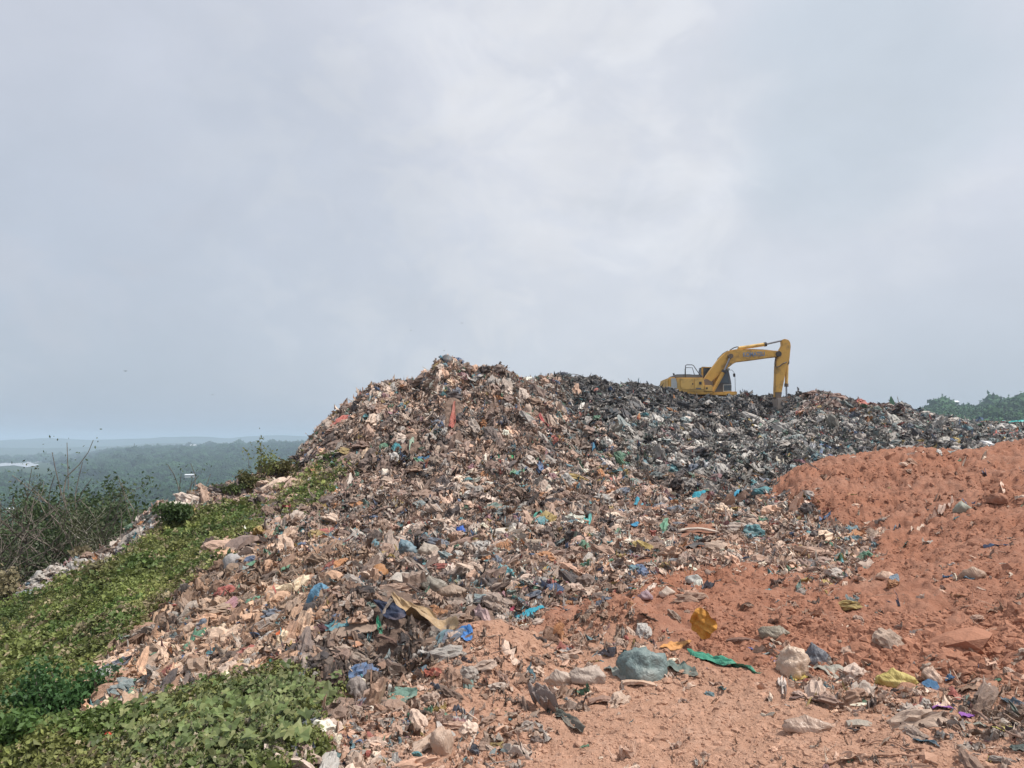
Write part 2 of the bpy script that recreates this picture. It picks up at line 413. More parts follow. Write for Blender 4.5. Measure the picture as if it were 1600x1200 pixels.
VEGP = [(-900, 1500), (-900, 1020), (-200, 985), (0, 942), (100, 908), (200, 860), (262, 828), (335, 812), (395, 788), (412, 802), (396, 832), (352, 880), (285, 932), (235, 958), (222, 1000),
        (170, 1060), (110, 1112), (62, 1162), (135, 1150), (200, 1112), (330, 1090), (430, 1068), (540, 1064), (540, 1095), (492, 1140), (486, 1185), (430, 1230), (400, 1500)]
STRIPP = [(-30, 955), (-30, 925), (40, 905), (100, 885), (150, 862), (200, 835), (250, 795), (300, 782), (330, 790), (290, 812), (262, 828), (200, 868), (100, 912), (30, 940)]
VEG2P = [(430, 788), (455, 742), (520, 714), (544, 728), (512, 792), (445, 800)]
GREYP = [(868, 560), (872, 610), (905, 660), (985, 735), (1090, 775), (1210, 800), (1300, 800), (2200, 800), (2200, 500), (868, 500)]
DARKP = [(880, 560), (890, 625), (960, 650), (1100, 655), (1235, 660), (1245, 600), (1235, 560)]
DRYP = [(470, 1500), (500, 1150), (560, 1100), (700, 1000), (800, 985), (960, 1000), (1180, 1060), (1400, 1075), (1700, 1085), (2200, 1090), (2200, 1500)]
TANP = [(60, 1180), (150, 1060), (230, 960), (350, 880), (430, 850), (560, 880), (520, 960), (420, 1060), (300, 1100), (100, 1160)]
mound_d = np.interp(px_h, [1190, 1245, 1400, 1600], [17.0, 18.6, 20.0, 21.3])[:, None]
behind = (px_h[:, None] > 1195) & (DDm > mound_d + 0.4)
soil = inside(PX, PY, SOILP, 8, 22, 3); soil[behind] = 0
mixz = inside(PX, PY, MIXP, 25, 20, 5) * (DDm < 17.5)
crestL = np.interp(px_h, [-150, 0, 100, 200, 250, 300, 400, 450, 480], [19, 19.5, 19.5, 20.5, 21, 23.5, 25, 26, 26])[:, None]
beyondL = (px_h[:, None] < 475) & (DDm > crestL + 1.5)
veg = inside(PX, PY, VEGP, 11, 30, 7)
veg2 = inside(PX, PY, VEG2P, 14, 22, 9) * (DDm < 26)
strip = inside(PX, PY, STRIPP, 3, 8, 8) * ((DDm > 14) & (DDm < 27))
veg = np.where(strip > 0.4, 0, veg)
veg[beyondL & (strip < 0.5)] = 1
far = DDm > 58
veg = np.where(far, 1.0, veg); veg[(px_h[:, None] > 1440) & far & (DDm < 112)] = 0
soil[(px_h[:, None] > 1440) & far] = 0.8
grey = inside(PX, PY, GREYP, 30, 26, 11); grey[behind] = 1
dark = inside(PX, PY, DARKP, 14, 12, 13) * (DDm > 26)
dry = inside(PX, PY, DRYP, 25, 20, 15)
tan = inside(PX, PY, TANP, 30, 20, 17)
redtop = inside(PX, PY, [(1238, 600), (1250, 650), (1400, 650), (1425, 600)], 12, 12, 19) * (DDm > 30)
trash = np.clip(1 - np.maximum(soil, veg), 0, 1)

# relief
near_f = np.clip(DDm / 12.0, 0.25, 1.0)
slope_f = sstep(12, 20, DDm) * (1 - sstep(50, 60, DDm))
tr = (fbm(X, Y, 2.2, 3, 31) * 0.34 * slope_f + fbm(X, Y, 0.9, 3, 37, ridged=True) * 0.20 * near_f + fbm(X, Y, 0.28, 3, 41, 0.6) * 0.10 * np.clip(DDm / 9, 0.45, 1.2))
crease = np.clip(fbm(X * 1.0, Y * 0.7, 1.5, 3, 43, ridged=True) - 0.38, 0, 1) * -1.2 * slope_f * (X < 12)
so = (fbm(X, Y, 1.4, 3, 51) * 0.06 * np.clip(DDm / 7, 0.3, 2.5) + (0.35 - np.abs(fbm(X, Y, 0.26, 4, 53, 0.6))) * 0.095 * np.clip(DDm / 7, 0.45, 2.2)
      * (0.75 + 0.7 * (1 - dry)) + fbm(X, Y, 0.08, 2, 57) * 0.014 + fbm(X * 0.55, Y, 0.9, 3, 59, ridged=True) * 0.07 * (1 - dry) * np.clip(DDm / 10, 0.3, 1.6))
ruts = np.sin(Y * 9 + 1.5 * fbm(X, Y, 2.5, 2, 61)) * 0.014 * dry
ve = np.abs(fbm(X, Y, 1.6, 3, 71)) * 0.40 * np.clip(DDm / 10, 0.25, 1.0) + fbm(X, Y, 0.4, 3, 73) * 0.12 * np.clip(DDm / 10, 0.3, 1.4)
Z = Z + np.clip(trash, 0, 1) * (tr + crease) * np.where(mixz > 0.4, 0.4, 1.0) + soil * (so + ruts) + veg * np.where(far, 0, ve)
DTIP = np.where(far, 1, 0)
Z = np.where(Z > 20, 20, Z)
Z = crest_fix(Z, 0.05, 0.75)
# pits and lumps on the soil
AZ_STEP = az[1] - az[0]; LD_STEP = ld[1] - ld[0]
def ray(px, py):
    v = Vector(((px - 800) / F, 1, (600 - py) / F)); v.rotate(Euler((PITCH, 0, 0)))
    return v
def hit(px, py, dmin=2.3):
    v = ray(px, py); a = math.atan2(v.x, v.y); t = v.z / math.hypot(v.x, v.y)
    u = min(max((a - A0) / AZ_STEP, 0), NA - 1.001); i = int(u); fr = u - i
    zr = Z[i] * (1 - fr) + Z[i + 1] * fr
    g = zr - t * dd
    ok = np.nonzero((g[1:] >= 0) & (g[:-1] < 0) & (dd[1:] > dmin))[0]
    if not len(ok): return None
    j = ok[0]; s = -g[j] / (g[j + 1] - g[j])
    d = dd[j] + s * (dd[j + 1] - dd[j])
    return Vector((d * math.sin(a), d * math.cos(a), t * d))
def height(x, y):
    a = np.arctan2(x, y); l = np.log(np.hypot(x, y))
    u = np.clip((a - A0) / AZ_STEP, 0, NA - 1.001); w = np.clip((l - ld[0]) / LD_STEP, 0, ND - 1.001)
    i = u.astype(int) if hasattr(u, 'astype') else int(u); j = w.astype(int) if hasattr(w, 'astype') else int(w)
    fu, fw = u - i, w - j
    return (Z[i, j] * (1 - fu) + Z[i + 1, j] * fu) * (1 - fw) + (Z[i, j + 1] * (1 - fu) + Z[i + 1, j + 1] * fu) * fw
for (px, py, rp, dep) in [(1272, 816, 16, 0.22), (1350, 812, 20, 0.20), (1384, 793, 14, 0.14), (1455, 754, 14, 0.12), (1316, 722, 15, 0.14), (1362, 719, 8, 0.1), (1222, 764, 16, 0.16),
                          (1240, 768, 10, .1), (1372, 800, 18, .12), (1560, 785, 18, .14), (1408, 745, 10, .08), (1235, 852, 16, .06), (1545, 1020, 26, 0.10), (1340, 1005, 30, .06), (1470, 1010, 30, .05),
                          (1420, 1030, 26, .06), (1330, 1045, 30, .06), (1500, 1055, 30, .05), (1290, 795, 12, .1), (1410, 890, 12, .05), (1420, 862, 12, .06),
                          (560, 1062, 40, .22), (640, 1050, 35, .15), (500, 1065, 25, .15), (115, 1040, 30, .5), (135, 1030, 18, .35), (700, 985, 20, .1), (590, 1010, 22, .12)]:
    h = hit(px, py)
    if h is None: continue
    r = rp / F * h.length
    Z = Z - dep * np.exp(-(((X - h.x) ** 2 + (Y - h.y) ** 2) / (r * r)))
for (px, py, rp, up) in [(1275, 806, 18, 0.10), (780, 1010, 70, 0.16), (950, 975, 60, 0.19), (700, 1060, 50, 0.07), (850, 1040, 45, 0.07), (990, 965, 40, 0.1), (1350, 1020, 40, 0.05), (1480, 1030, 50, 0.05), (640, 1000, 40, .06), (1560, 770, 20, .1)]:
    h = hit(px, py)
    if h is None: continue
    r = rp / F * h.length
    Z = Z + up * np.exp(-(((X - h.x) ** 2 + (Y - h.y) ** 2) / (r * r)))
PX, PY = project(X, Y, Z)

# ground sheet: the detailed wedge in front, a coarse apron round the rest
idx = np.arange(NA * ND).reshape(NA, ND)
q = np.stack([idx[:-1, :-1].ravel(), idx[:-1, 1:].ravel(), idx[1:, 1:].ravel(), idx[1:, :-1].ravel()], 1)[:, ::-1]
V = np.stack([X.ravel(), Y.ravel(), Z.ravel()], 1)
na2, nd2 = 60, 30
az2 = np.linspace(A1, A0 + 2 * math.pi, na2); d2 = np.exp(np.linspace(math.log(D0), math.log(D1), nd2))
Ab, Db = np.meshgrid(az2, d2, indexing='ij')
blend = (az2 - A1) / (az2[-1] - A1)
Zr = np.interp(np.log(d2), ld, Z[-1]); Zl = np.interp(np.log(d2), ld, Z[0])
Zb = Zr[None] * (1 - blend[:, None]) + Zl[None] * blend[:, None]
i2 = np.arange(na2 * nd2).reshape(na2, nd2) + len(V)
q2 = np.stack([i2[:-1, :-1].ravel(), i2[:-1, 1:].ravel(), i2[1:, 1:].ravel(), i2[1:, :-1].ravel()], 1)[:, ::-1]
V = np.concatenate([V, np.stack([(Db * np.sin(Ab)).ravel(), (Db * np.cos(Ab)).ravel(), Zb.ravel()], 1)])
# inner cap under the photographer
ring = list(idx[:, 0]) + list(i2[1:-1, 0])
cidx = len(V); V = np.concatenate([V, [[0, 0, -1.6]]])
cap = [[cidx, ring[i], ring[(i + 1) % len(ring)], ring[(i + 1) % len(ring)]] for i in range(len(ring))]
me = mesh_np('ground', V, np.concatenate([q, q2]), smooth=True, mat=M_ground)
capm = mesh_np('ground_cap', np.concatenate([V[ring], [[0, 0, -1.6]]]), np.array([[len(ring), (i + 1) % len(ring), i] for i in range(len(ring))]), True, M_ground)
def padv(a, fill): return np.concatenate([a.ravel(), np.full(len(V) - NA * ND, fill)])
attr(me, 'soil', padv(np.clip(soil + mixz * 0.85 + 1.2 * gsm(gsm(soil, 10, 0), 8, 1) * (1 - veg), 0, 1), 1)); attr(me, 'grey', padv(np.maximum(grey, dark), 0)); attr(me, 'veg', padv(np.maximum(veg, veg2 * 0.5), 0)); attr(me, 'dry', padv(dry, 1))
for n_, v_ in (('soil', 1), ('grey', 0), ('veg', 0), ('dry', 1)): attr(capm, n_, np.full(len(capm.vertices), v_))
tag(link('ground', me), kind='structure'); tag(link('ground', capm), kind='structure')

# normals of the terrain
def normals():
    P = np.stack([X, Y, Z], 2)
    ga = np.gradient(P, axis=0); gd = np.gradient(P, axis=1)
    n = np.cross(gd, ga); n /= np.linalg.norm(n, axis=2, keepdims=True) + 1e-12
    n[n[..., 2] < 0] *= -1
    return n
NRM = normals()
for c_ in range(3): NRM[..., c_] = gsm(gsm(NRM[..., c_], 2, 0), 2, 1)
# share of the picture each grid cell takes, for seeding scatter where it can be seen
P = np.stack([X, Y, Z], 2)
view = P / np.linalg.norm(P, axis=2, keepdims=True)
facing = np.clip(-(view * NRM).sum(2), 0.03, 1)
ga = np.gradient(X, axis=0), np.gradient(Y, axis=0), np.gradient(Z, axis=0)
gd_ = np.gradient(X, axis=1), np.gradient(Y, axis=1), np.gradient(Z, axis=1)
cell = np.linalg.norm(np.cross(np.stack(ga, 2), np.stack(gd_, 2)), axis=2)
vis_area = cell * facing / (DDm ** 2)
# hidden cells count for little (still seeded so that a step aside shows rubbish too)
T = Z / DDm
runmax = np.maximum.accumulate(T, axis=1)
hidden = (runmax - T) > 0.012
inframe = (PX > -120) & (PX < 1720)
weight_vis = vis_area * np.where(hidden, 0.15, 1.0) * np.where(inframe, 1.0, 0.12) * (DDm > 3.0) * (DDm < 60)

def sample(weight, n, seed=0):
    g = np.random.default_rng(seed)
    w = weight.ravel().astype(float); c = np.cumsum(w); c /= c[-1]
    k = np.searchsorted(c, g.random(n))
    i, j = np.unravel_index(k, weight.shape)
    a = az[i] + (g.random(n) - 0.5) * AZ_STEP; l = ld[j] + (g.random(n) - 0.5) * LD_STEP
    a = np.clip(a, A0 + 1e-4, A1 - 1e-4); l = np.clip(l, ld[0] + 1e-4, ld[-1] - 1e-4)
    d = np.exp(l); x, y = d * np.sin(a), d * np.cos(a)
    return i, j, np.stack([x, y, height(x, y)], 1), NRM[i, j]

# ------------------------------------------------------------------ prototypes for the scatter
def proto_col(name, meshes):
    c = bpy.data.collections.new(name)
    for k, me in enumerate(meshes):
        o = bpy.data.objects.new(f'{me.name}_{k:02d}', me); c.objects.link(o)
    return c
def frame_noise(v, s, seed):
    return np.stack([vn(v[:, 0] / s + 11 * k, v[:, 1] / s - 7 * k, v[:, 2] / s + 5.5 * k + 0.37, seed + k) for k in range(3)], 1)
def sheet(nx, ny, seed, fold=0.22, aspect=1.0, curl=0.5, name='scrap', material=None, smooth=False, ragged=0.18):
    g = np.random.default_rng(seed)
    u, v = np.meshgrid(np.linspace(-0.5, 0.5, nx), np.linspace(-0.5, 0.5, ny), indexing='ij')
    x, y = u.ravel().copy(), v.ravel().copy()
    x = x * (1 - 1.1 * v.ravel() ** 2); y = y * (1 - 1.1 * u.ravel() ** 2)
    x += ragged * vn(x * 3 + seed, y * 3, None, seed) * (np.abs(y) + .3); y += ragged * vn(x * 3, y * 3 + seed, None, seed + 3) * (np.abs(x) + .3)
    th = g.random() * math.pi
    w = x * math.cos(th) + y * math.sin(th)
    z = fold * (1 - 2 * np.abs(vn(w * (3 + 3 * g.random()) + seed, y * 1.3, None, seed + 5))) * 0.6
    z += fold * 0.7 * (vn(x * 4.2 + 5, y * 4.2, None, seed + 7)) + fold * 0.4 * vn(x * 9, y * 9, None, seed + 9)
    k = curl * (g.random() - 0.35) * 2
    z += k * (x * x) * 1.6 + curl * (g.random() - 0.4) * 2 * (y * y)
    # gather across, as a rag bunches up
    y = y * (0.75 + 0.35 * vn(x * 2.5, x * 0, None, seed + 13))
    co = np.stack([x, y / aspect, z - z.mean()], 1)
    ii = np.arange(nx * ny).reshape(nx, ny)
    f = np.stack([ii[:-1, :-1].ravel(), ii[1:, :-1].ravel(), ii[1:, 1:].ravel(), ii[:-1, 1:].ravel()], 1)
    if nx * ny < 200:
        fu = u.ravel()[f].mean(1); fv = v.ravel()[f].mean(1); edge = np.maximum(np.abs(fu), np.abs(fv)) * 2
        keep = (g.random(len(f)) > 0.04) & ((edge < 0.72) | (vn(fu * 5 + seed, fv * 5, None, seed + 21) > -0.35))
        f = f[keep]
    return mesh_np(name, co, f, smooth, material)
def ico(sub):
    bm = bmesh.new(); bmesh.ops.create_icosphere(bm, subdivisions=sub, radius=1)
    v = np.array([p.co[:] for p in bm.verts]); f = np.array([[q.index for q in p.verts] for p in bm.faces]); bm.free()
    return v, f
ICO = {k: ico(k) for k in (1, 2, 3, 4)}
def lump(sub, seed, amp=0.35, fold=0.12, flat=0.75, name='lump', material=None, smooth=False, tail=0.0, pleat=0.0):
    v, f = ICO[sub]; v = v.copy()
    n = vn(v[:, 0] * 1.3 + seed, v[:, 1] * 1.3, v[:, 2] * 1.3 + 0.31, seed)
    rd = 1 - 2 * np.abs(vn(v[:, 0] * 2.1 + 3, v[:, 1] * 2.6 + seed, v[:, 2] * 1.6 + 0.13, seed + 2))
    rd2 = 1 - 2 * np.abs(vn(v[:, 0] * 5.1 + 3, v[:, 1] * 4.6 + seed, v[:, 2] * 4.2 + 0.13, seed + 4))
    rd3 = 1 - 2 * np.abs(vn(v[:, 0] * 9.5 + 1, v[:, 1] * 10.3 + seed, v[:, 2] * 8.7 + 0.13, seed + 6))
    r = 1 + amp * n + fold * rd + fold * 0.6 * rd2 + fold * 0.3 * rd3
    if pleat:
        ph = np.arctan2(v[:, 1], v[:, 0] + 0.3 * v[:, 2]); r = r - pleat * np.abs(np.sin(ph * 5.5 + 2.2 * n)) * (0.4 + 0.6 * np.abs(v[:, 2])) + pleat * 0.6 * (1 - 2 * np.abs(vn(ph * 6, v[:, 2] * 1.2, None, seed + 8)))
    v = v * r[:, None]
    if tail:
        g = np.random.default_rng(seed); dr = Vector((g.random() - .5, g.random() - .5, 0.6 + g.random())).normalized()
        dp = v @ np.array(dr); k = np.clip((dp - 0.62) / 0.5, 0, 1)
        axis = np.outer(dp, np.array(dr))
        v = axis + (v - axis) * (1 - 0.75 * k)[:, None] + np.outer(k * tail, np.array(dr))
    v[:, 2] *= flat
    v[:, 2] = np.where(v[:, 2] < -0.45, -0.45 + (v[:, 2] + 0.45) * 0.3, v[:, 2])
    return mesh_np(name, v * 0.5, f, smooth, material)
def prism_stick(seed, name='stick', material=None, th=0.045, n=5, wob=0.08, sides=4):
    g = np.random.default_rng(seed); V_, F_ = [], []
    for i in range(n):
        t = i / (n - 1) - 0.5; c = np.array([t, wob * math.sin(t * 5 + seed), wob * math.cos(t * 4 + seed)])
        r = th * (1 - 0.5 * abs(t)) * (0.8 + 0.4 * g.random())
        for s in range(sides):
            V_.append(c + np.array([0, math.cos(2 * math.pi * s / sides) * r, math.sin(2 * math.pi * s / sides) * r]))
    for i in range(n - 1):
        for s in range(sides):
            a, b = i * sides + s, i * sides + (s + 1) % sides
            F_.append([a, b, b + sides, a + sides])
    return mesh_np(name, np.array(V_), np.array(F_), False, material)
def leafmesh(seed, name='leaf', material=None, lobes=5):
    g = np.random.default_rng(seed); n = 10; pts = [(0.0, 0.0, 0.0)]
    for i in range(n + 1):
        th = -2.6 + 5.2 * i / n
        r = 0.5 * (0.78 + 0.22 * math.cos(lobes * th)) * (1 + 0.12 * (g.random() - .5)) * (1.0 - 0.12 * abs(th) / 2.6)
        pts.append((r * math.cos(th), r * math.sin(th), -0.16 * r + 0.10 * math.sin(3 * th + seed) * r * 2))
    F_ = [[0, i, i + 1] for i in range(1, n + 1)]
    v = np.array(pts); v[:, 2] += 0.25 * np.abs(v[:, 1])
    return mesh_np(name, v, np.array(F_), False, material)
def leafclump(seed, n=9, name='leaf_clump', material=None, spread=0.5, size=0.45):
    g = np.random.default_rng(seed); V_, F_ = [], []
    for k in range(n):
        c = (g.random(3) - 0.5) * spread * 2; c[2] = abs(c[2]) * 0.7
        e = Euler((g.normal() * 0.6, g.normal() * 0.6, g.random() * 6.3)).to_matrix()
        s = size * (0.6 + 0.7 * g.random())
        b0 = len(V_)
        for p in ((-.5, 0, 0), (0, -.38, .08), (.5, 0, -.05), (0, .38, .08)):
            V_.append(c + np.array(e @ Vector(p)) * s)
        F_ += [[b0, b0 + 1, b0 + 2], [b0, b0 + 2, b0 + 3]]
    return mesh_np(name, np.array(V_), np.array(F_), False, material)
def crownmesh(seed, name='crown', material=None, sub=3, cards=160):
    v, f = ICO[sub]
    n = vn(v[:, 0] * 1.6 + seed, v[:, 1] * 1.6, v[:, 2] * 1.6 + .3, seed); n2 = vn(v[:, 0] * 4.1 + seed, v[:, 1] * 4.1, v[:, 2] * 4.1 + .3, seed + 3)
    n3 = vn(v[:, 0] * 9 + seed, v[:, 1] * 9, v[:, 2] * 9 + .3, seed + 5)
    w = v * (0.86 + 0.34 * n + 0.2 * n2 + 0.13 * n3)[:, None]; w[:, 2] *= 0.75
    g = np.random.default_rng(seed); V_ = [w]; F_ = [f]; b0 = len(w)
    pick = g.integers(0, len(w), cards)
    for k in pick:
        c = w[k] * (1.0 + 0.14 * g.random()); e = Euler((g.random() * 6, g.random() * 6, g.random() * 6)).to_matrix(); s = 0.16 + 0.14 * g.random()
        V_.append(np.array([c + np.array(e @ Vector(p)) * s for p in ((-.5, -.3, 0), (.5, -.2, 0), (.1, .5, .1))])); F_.append(np.array([[b0, b0 + 1, b0 + 2]])); b0 += 3
    return mesh_np(name, np.concatenate(V_) * 0.5, np.concatenate(F_), False, material)

def instancer(name, P_, rot, scl, tint, idx_, coll, label=None):
    me = mesh_np(name, P_, np.zeros((0, 3), int))
    attr(me, 'rot', rot, 'FLOAT_VECTOR'); attr(me, 'scl', scl, 'FLOAT_VECTOR'); attr(me, 'pick', idx_, 'INT')
    attr(me, 'tint', np.concatenate([tint, np.ones((len(tint), 1))], 1), 'FLOAT_COLOR')
    o = link(name, me)
    g = bpy.data.node_groups.new(name + '_scatter', 'GeometryNodeTree')
    g.interface.new_socket('Geometry', in_out='INPUT', socket_type='NodeSocketGeometry')
    g.interface.new_socket('Geometry', in_out='OUTPUT', socket_type='NodeSocketGeometry')
    gi = g.nodes.new('NodeGroupInput'); go = g.nodes.new('NodeGroupOutput')
    ip = g.nodes.new('GeometryNodeInstanceOnPoints'); ci = g.nodes.new('GeometryNodeCollectionInfo')
    ci.inputs['Collection'].default_value = coll; ci.inputs['Separate Children'].default_value = True; ci.inputs['Reset Children'].default_value = True
    def na(nm, typ):
        n = g.nodes.new('GeometryNodeInputNamedAttribute'); n.data_type = typ; n.inputs['Name'].default_value = nm; return n.outputs['Attribute']
    er = g.nodes.new('FunctionNodeEulerToRotation')
    g.links.new(gi.outputs[0], ip.inputs['Points']); g.links.new(ci.outputs[0], ip.inputs['Instance'])
    ip.inputs['Pick Instance'].default_value = True
    g.links.new(na('pick', 'INT'), ip.inputs['Instance Index'])
    g.links.new(na('rot', 'FLOAT_VECTOR'), er.inputs[0]); g.links.new(er.outputs[0], ip.inputs['Rotation'])
    g.links.new(na('scl', 'FLOAT_VECTOR'), ip.inputs['Scale'])
    g.links.new(ip.outputs[0], go.inputs[0])
    md = o.modifiers.new('scatter', 'NODES'); md.node_group = g
    tag(o, label, kind='stuff')
    return o
def eul_from_normals(nr, tilt, seed, flow=5.0):
    """random turn about the surface normal plus a random tilt, as XYZ euler angles"""
    g = np.random.default_rng(seed); n = len(nr)
    up = nr + g.normal(0, 1, (n, 3)) * tilt; up /= np.linalg.norm(up, axis=1, keepdims=True)
    dn = np.stack([nr[:, 0] * nr[:, 2], nr[:, 1] * nr[:, 2], nr[:, 2] ** 2 - 1], 1)   # the fall line: rubbish slides and hangs along it
    r = g.normal(0, 1, (n, 3)) + np.cross(nr, dn) * flow; xa = np.cross(r, up); xa /= np.linalg.norm(xa, axis=1, keepdims=True) + 1e-9
    ya = np.cross(up, xa)
    # matrix columns xa, ya, up -> euler XYZ
    ry = np.arcsin(np.clip(-xa[:, 2], -1, 1)); rx = np.arctan2(ya[:, 2], up[:, 2]); rz = np.arctan2(xa[:, 1], xa[:, 0])
    return np.stack([rx, ry, rz], 1)

# loose soil crumbs
sp = [lump(1 + (k % 2), 600 + k, 0.5, 0.2, 0.8, 'crumb', M_soil_i) for k in range(8)]
spc = proto_col('soil_prototypes', sp)
rough_z = inside(PX, PY, [(1100, 1010), (1180, 985), (1640, 960), (1640, 1085), (1400, 1070), (1200, 1040)], 20, 20, 33)
NC = 60000
i, j, P_, nr = sample(weight_vis * soil * (0.35 + 1.6 * rough_z + 0.05 * (DDm > 12)) * (fbm(X, Y, 0.8, 3, 77) > -0.25), NC, 21)
g = np.random.default_rng(22)
size = 0.0125 * np.clip(DDm[i, j] / 5, 0.8, 5) ** 0.75 * np.exp(g.normal(0, 0.55, NC)) * (1 + 0.6 * rough_z[i, j])
dr = dry[i, j][:, None]
base = np.array([0.345, 0.17, 0.112]) * (1 - dr) + np.array([0.44, 0.265, 0.187]) * dr
instancer('loose_soil', P_ - np.array([0, 0, 1]) * (size * 0.22)[:, None], eul_from_normals(nr, 0.6, 23), size[:, None] * (0.7 + 0.6 * g.random((NC, 3))), base * (0.9 + 0.25 * g.random((NC, 1))), g.integers(0, 8, NC), spc)

# creeping vines on the slope
lp = [leafclump(700 + k, 9, 'leaf_clump', M_leaf_i) for k in range(8)]
lpc = proto_col('vine_prototypes', lp)
NL = 45000
nearpatch = inside(PX, PY, [(200, 1500), (160, 1210), (120, 1160), (200, 1112), (330, 1090), (430, 1068), (545, 1064), (540, 1100), (490, 1145), (486, 1185), (430, 1230), (400, 1500)], 10, 0, 0)
vw = np.clip(veg * (1 - 0.85 * nearpatch) + veg2 * 0.85, 0, 1) * np.where(beyondL, 0.6, 1) * ~far
i, j, P_, nr = sample(weight_vis * vw, NL, 31)
g = np.random.default_rng(32)
xx, yy = X[i, j], Y[i, j]
size = 0.066 * np.clip(DDm[i, j] / 9, 0.5, 2.2) ** 0.55 * np.exp(g.normal(0, 0.3, NL)) * (1 + 0.35 * vn(xx / 1.5, yy / 1.5, None, 47))
hue = (vn(xx / 1.1, yy / 1.1, None, 41) + 1) / 2; hue2 = (vn(xx / 0.4, yy / 0.4, None, 42) + 1) / 2
ca, cb, cc_, ce = np.array([0.125, 0.155, 0.045]), np.array([0.20, 0.205, 0.07]), np.array([0.065, 0.115, 0.03]), np.array([0.28, 0.23, 0.14])
t_ = ca + (cb - ca) * hue[:, None]; t_ = t_ + (cc_ - t_) * (hue2 > 0.62)[:, None] * 0.7
m_ = g.random(NL) < 0.07 + 0.3 * (vn(xx / 0.9, yy / 0.9, None, 49) > 0.45); t_[m_] = ce
t_ *= (0.85 + 0.95 * g.random((NL, 1))) * (1 + 0.35 * vn(xx / 0.6, yy / 0.6, None, 48))[:, None]
instancer('vine_cover', P_ + nr * (0.02 + 0.10 * g.random((NL, 1)) * np.clip(DDm[i, j] / 12, 0.4, 1)[:, None]), eul_from_normals(nr, 0.4, 33), size[:, None] * (0.8 + 0.5 * g.random((NL, 3))), t_, g.integers(0, 8, NL), lpc)

# big-leaved patch at the foot of the picture: its largest leaves one by one, the rest as one mass
big = [leafmesh(800 + k, 'leaf', M_leaf_i, 5 if k % 2 else 3) for k in range(8)]
bigc = proto_col('large_leaf_prototypes', big)
NBG = 9000
i, j, P_, nr = sample(weight_vis * nearpatch * veg, NBG, 41)
g = np.random.default_rng(42)
pz = fbm(P_[:, 0], P_[:, 1], 0.45, 2, 44)
size = 0.043 * np.exp(g.normal(0, 0.35, NBG))
lg = np.array([0.12, 0.165, 0.055]); ly = np.array([0.21, 0.22, 0.09]); lb = np.array([0.34, 0.29, 0.2])
fy = g.random((NBG, 1)); t_ = lg + (ly - lg) * fy ** 1.6
low = project(P_[:, 0], P_[:, 1], P_[:, 2])[1] > 1150
m_ = g.random(NBG) < np.where(low, 0.5, 0.1); t_[m_] = lb * (0.7 + 0.5 * g.random((m_.sum(), 1)))
size[m_] *= 0.5
P2 = P_ + np.array([0, 0, 1]) * (0.01 + 0.10 * g.random((NBG, 1)) * (0.5 + 0.5 * pz[:, None]))
instancer('vine_leaves', P2, eul_from_normals(np.tile([[0.0, -0.35, 0.9]], (NBG, 1)), 0.62, 43), size[:, None] * np.ones((1, 3)), t_ * (0.45 + 0.95 * g.random((NBG, 1))), g.integers(0, 8, NBG), bigc)
c0 = hit(330, 1130)
vine = empty('creeping_vine', c0)
tag(vine, 'broad-leaved creeping vine sprawling over the ground at the lower left edge of the rubbish', 'plant')
bigo = [leafmesh(850 + k, 'leaf', M_leaf_o, 5 if k % 2 else 3) for k in range(8)]
i, j, P_, nr = sample(weight_vis * nearpatch * veg * (PX > 20) * (PY < 1195), 290, 45)
e_ = eul_from_normals(np.tile([[0.0, -0.4, 0.9]], (290, 1)), 0.3, 46)
for k in range(290):
    o = bpy.data.objects.new('leaf', bigo[k % 8]); COL.objects.link(o); o.parent = vine
    o.location = Vector(P_[k]) + Vector((0, 0, 0.05 + 0.08 * g.random())) - c0
    o.rotation_euler = e_[k]; s = 0.07 * math.exp(g.normal(0, 0.28)); o.scale = (s, s, s)
    cc = (lg + (ly - lg) * g.random() ** 2) * (0.65 + 0.8 * g.random()); o.color = (*cc, 1)

# ------------------------------------------------------------------ far country
def far_z(px, d):
    """valley floor at -60 m, a wooded ridge to the north-west, a wooded hill on the right"""
    flat = -60.0
    start = np.interp(np.log(d), np.log([120, 200, 330, 520]), [-40, -50, -56, flat])
    r_t = np.interp(px, [-400, 60, 130, 180, 300, 420, 520, 900], [708, 712, 705, 699, 694, 690, 688, 690])
    top = 2600 * (688 - r_t) / F - 11
    amt = sstep(90, 190, px) * (1 - sstep(1100, 1300, px))
    rise = sstep(800, 2400, d) * (1 - sstep(2900, 4000, d)) 
    z = start + (top - start) * rise * amt
    # low wooded spurs left of it
    spur = np.exp(-((np.log(d) - np.log(3100)) / 0.10) ** 2) * 3 * (1 - sstep(120, 200, px))
    spur2 = np.exp(-((np.log(d) - np.log(1500)) / 0.2) ** 2) * 2 * (1 - sstep(120, 200, px))
    # near wooded shoulder just below the tip, left
    sh = np.exp(-((np.log(d) - np.log(190)) / 0.25) ** 2) * 13 * np.exp(-((px - 190) / 110) ** 2)
    z = z + spur + spur2 + sh
    rt = np.interp(px, [1395, 1415, 1450, 1480, 1500, 1530, 1600, 1800, 2200], [652, 641, 634, 627, 634, 634, 627, 620, 640])
    th = 930 * (688 - rt) / F - 17
    hill = sstep(250, 900, d) * (1 - sstep(1000, 1900, d)); ha = sstep(1340, 1400, px)
    zr_ = np.interp(d, [120, 150], [2.2, 1.0])
    z = z * (1 - ha) + ha * np.where(d < 1900, zr_ - 12 * sstep(150, 300, d) + (th - zr_ + 12) * hill, z)
    return z
NA3, ND3 = 420, 300
az3 = np.linspace(R(-50), R(47), NA3); d3 = np.exp(np.linspace(math.log(118), math.log(12500), ND3))
A3, D3 = np.meshgrid(az3, d3, indexing='ij')
px3 = 800 + F * np.tan(A3)
Z3 = far_z(px3, D3)
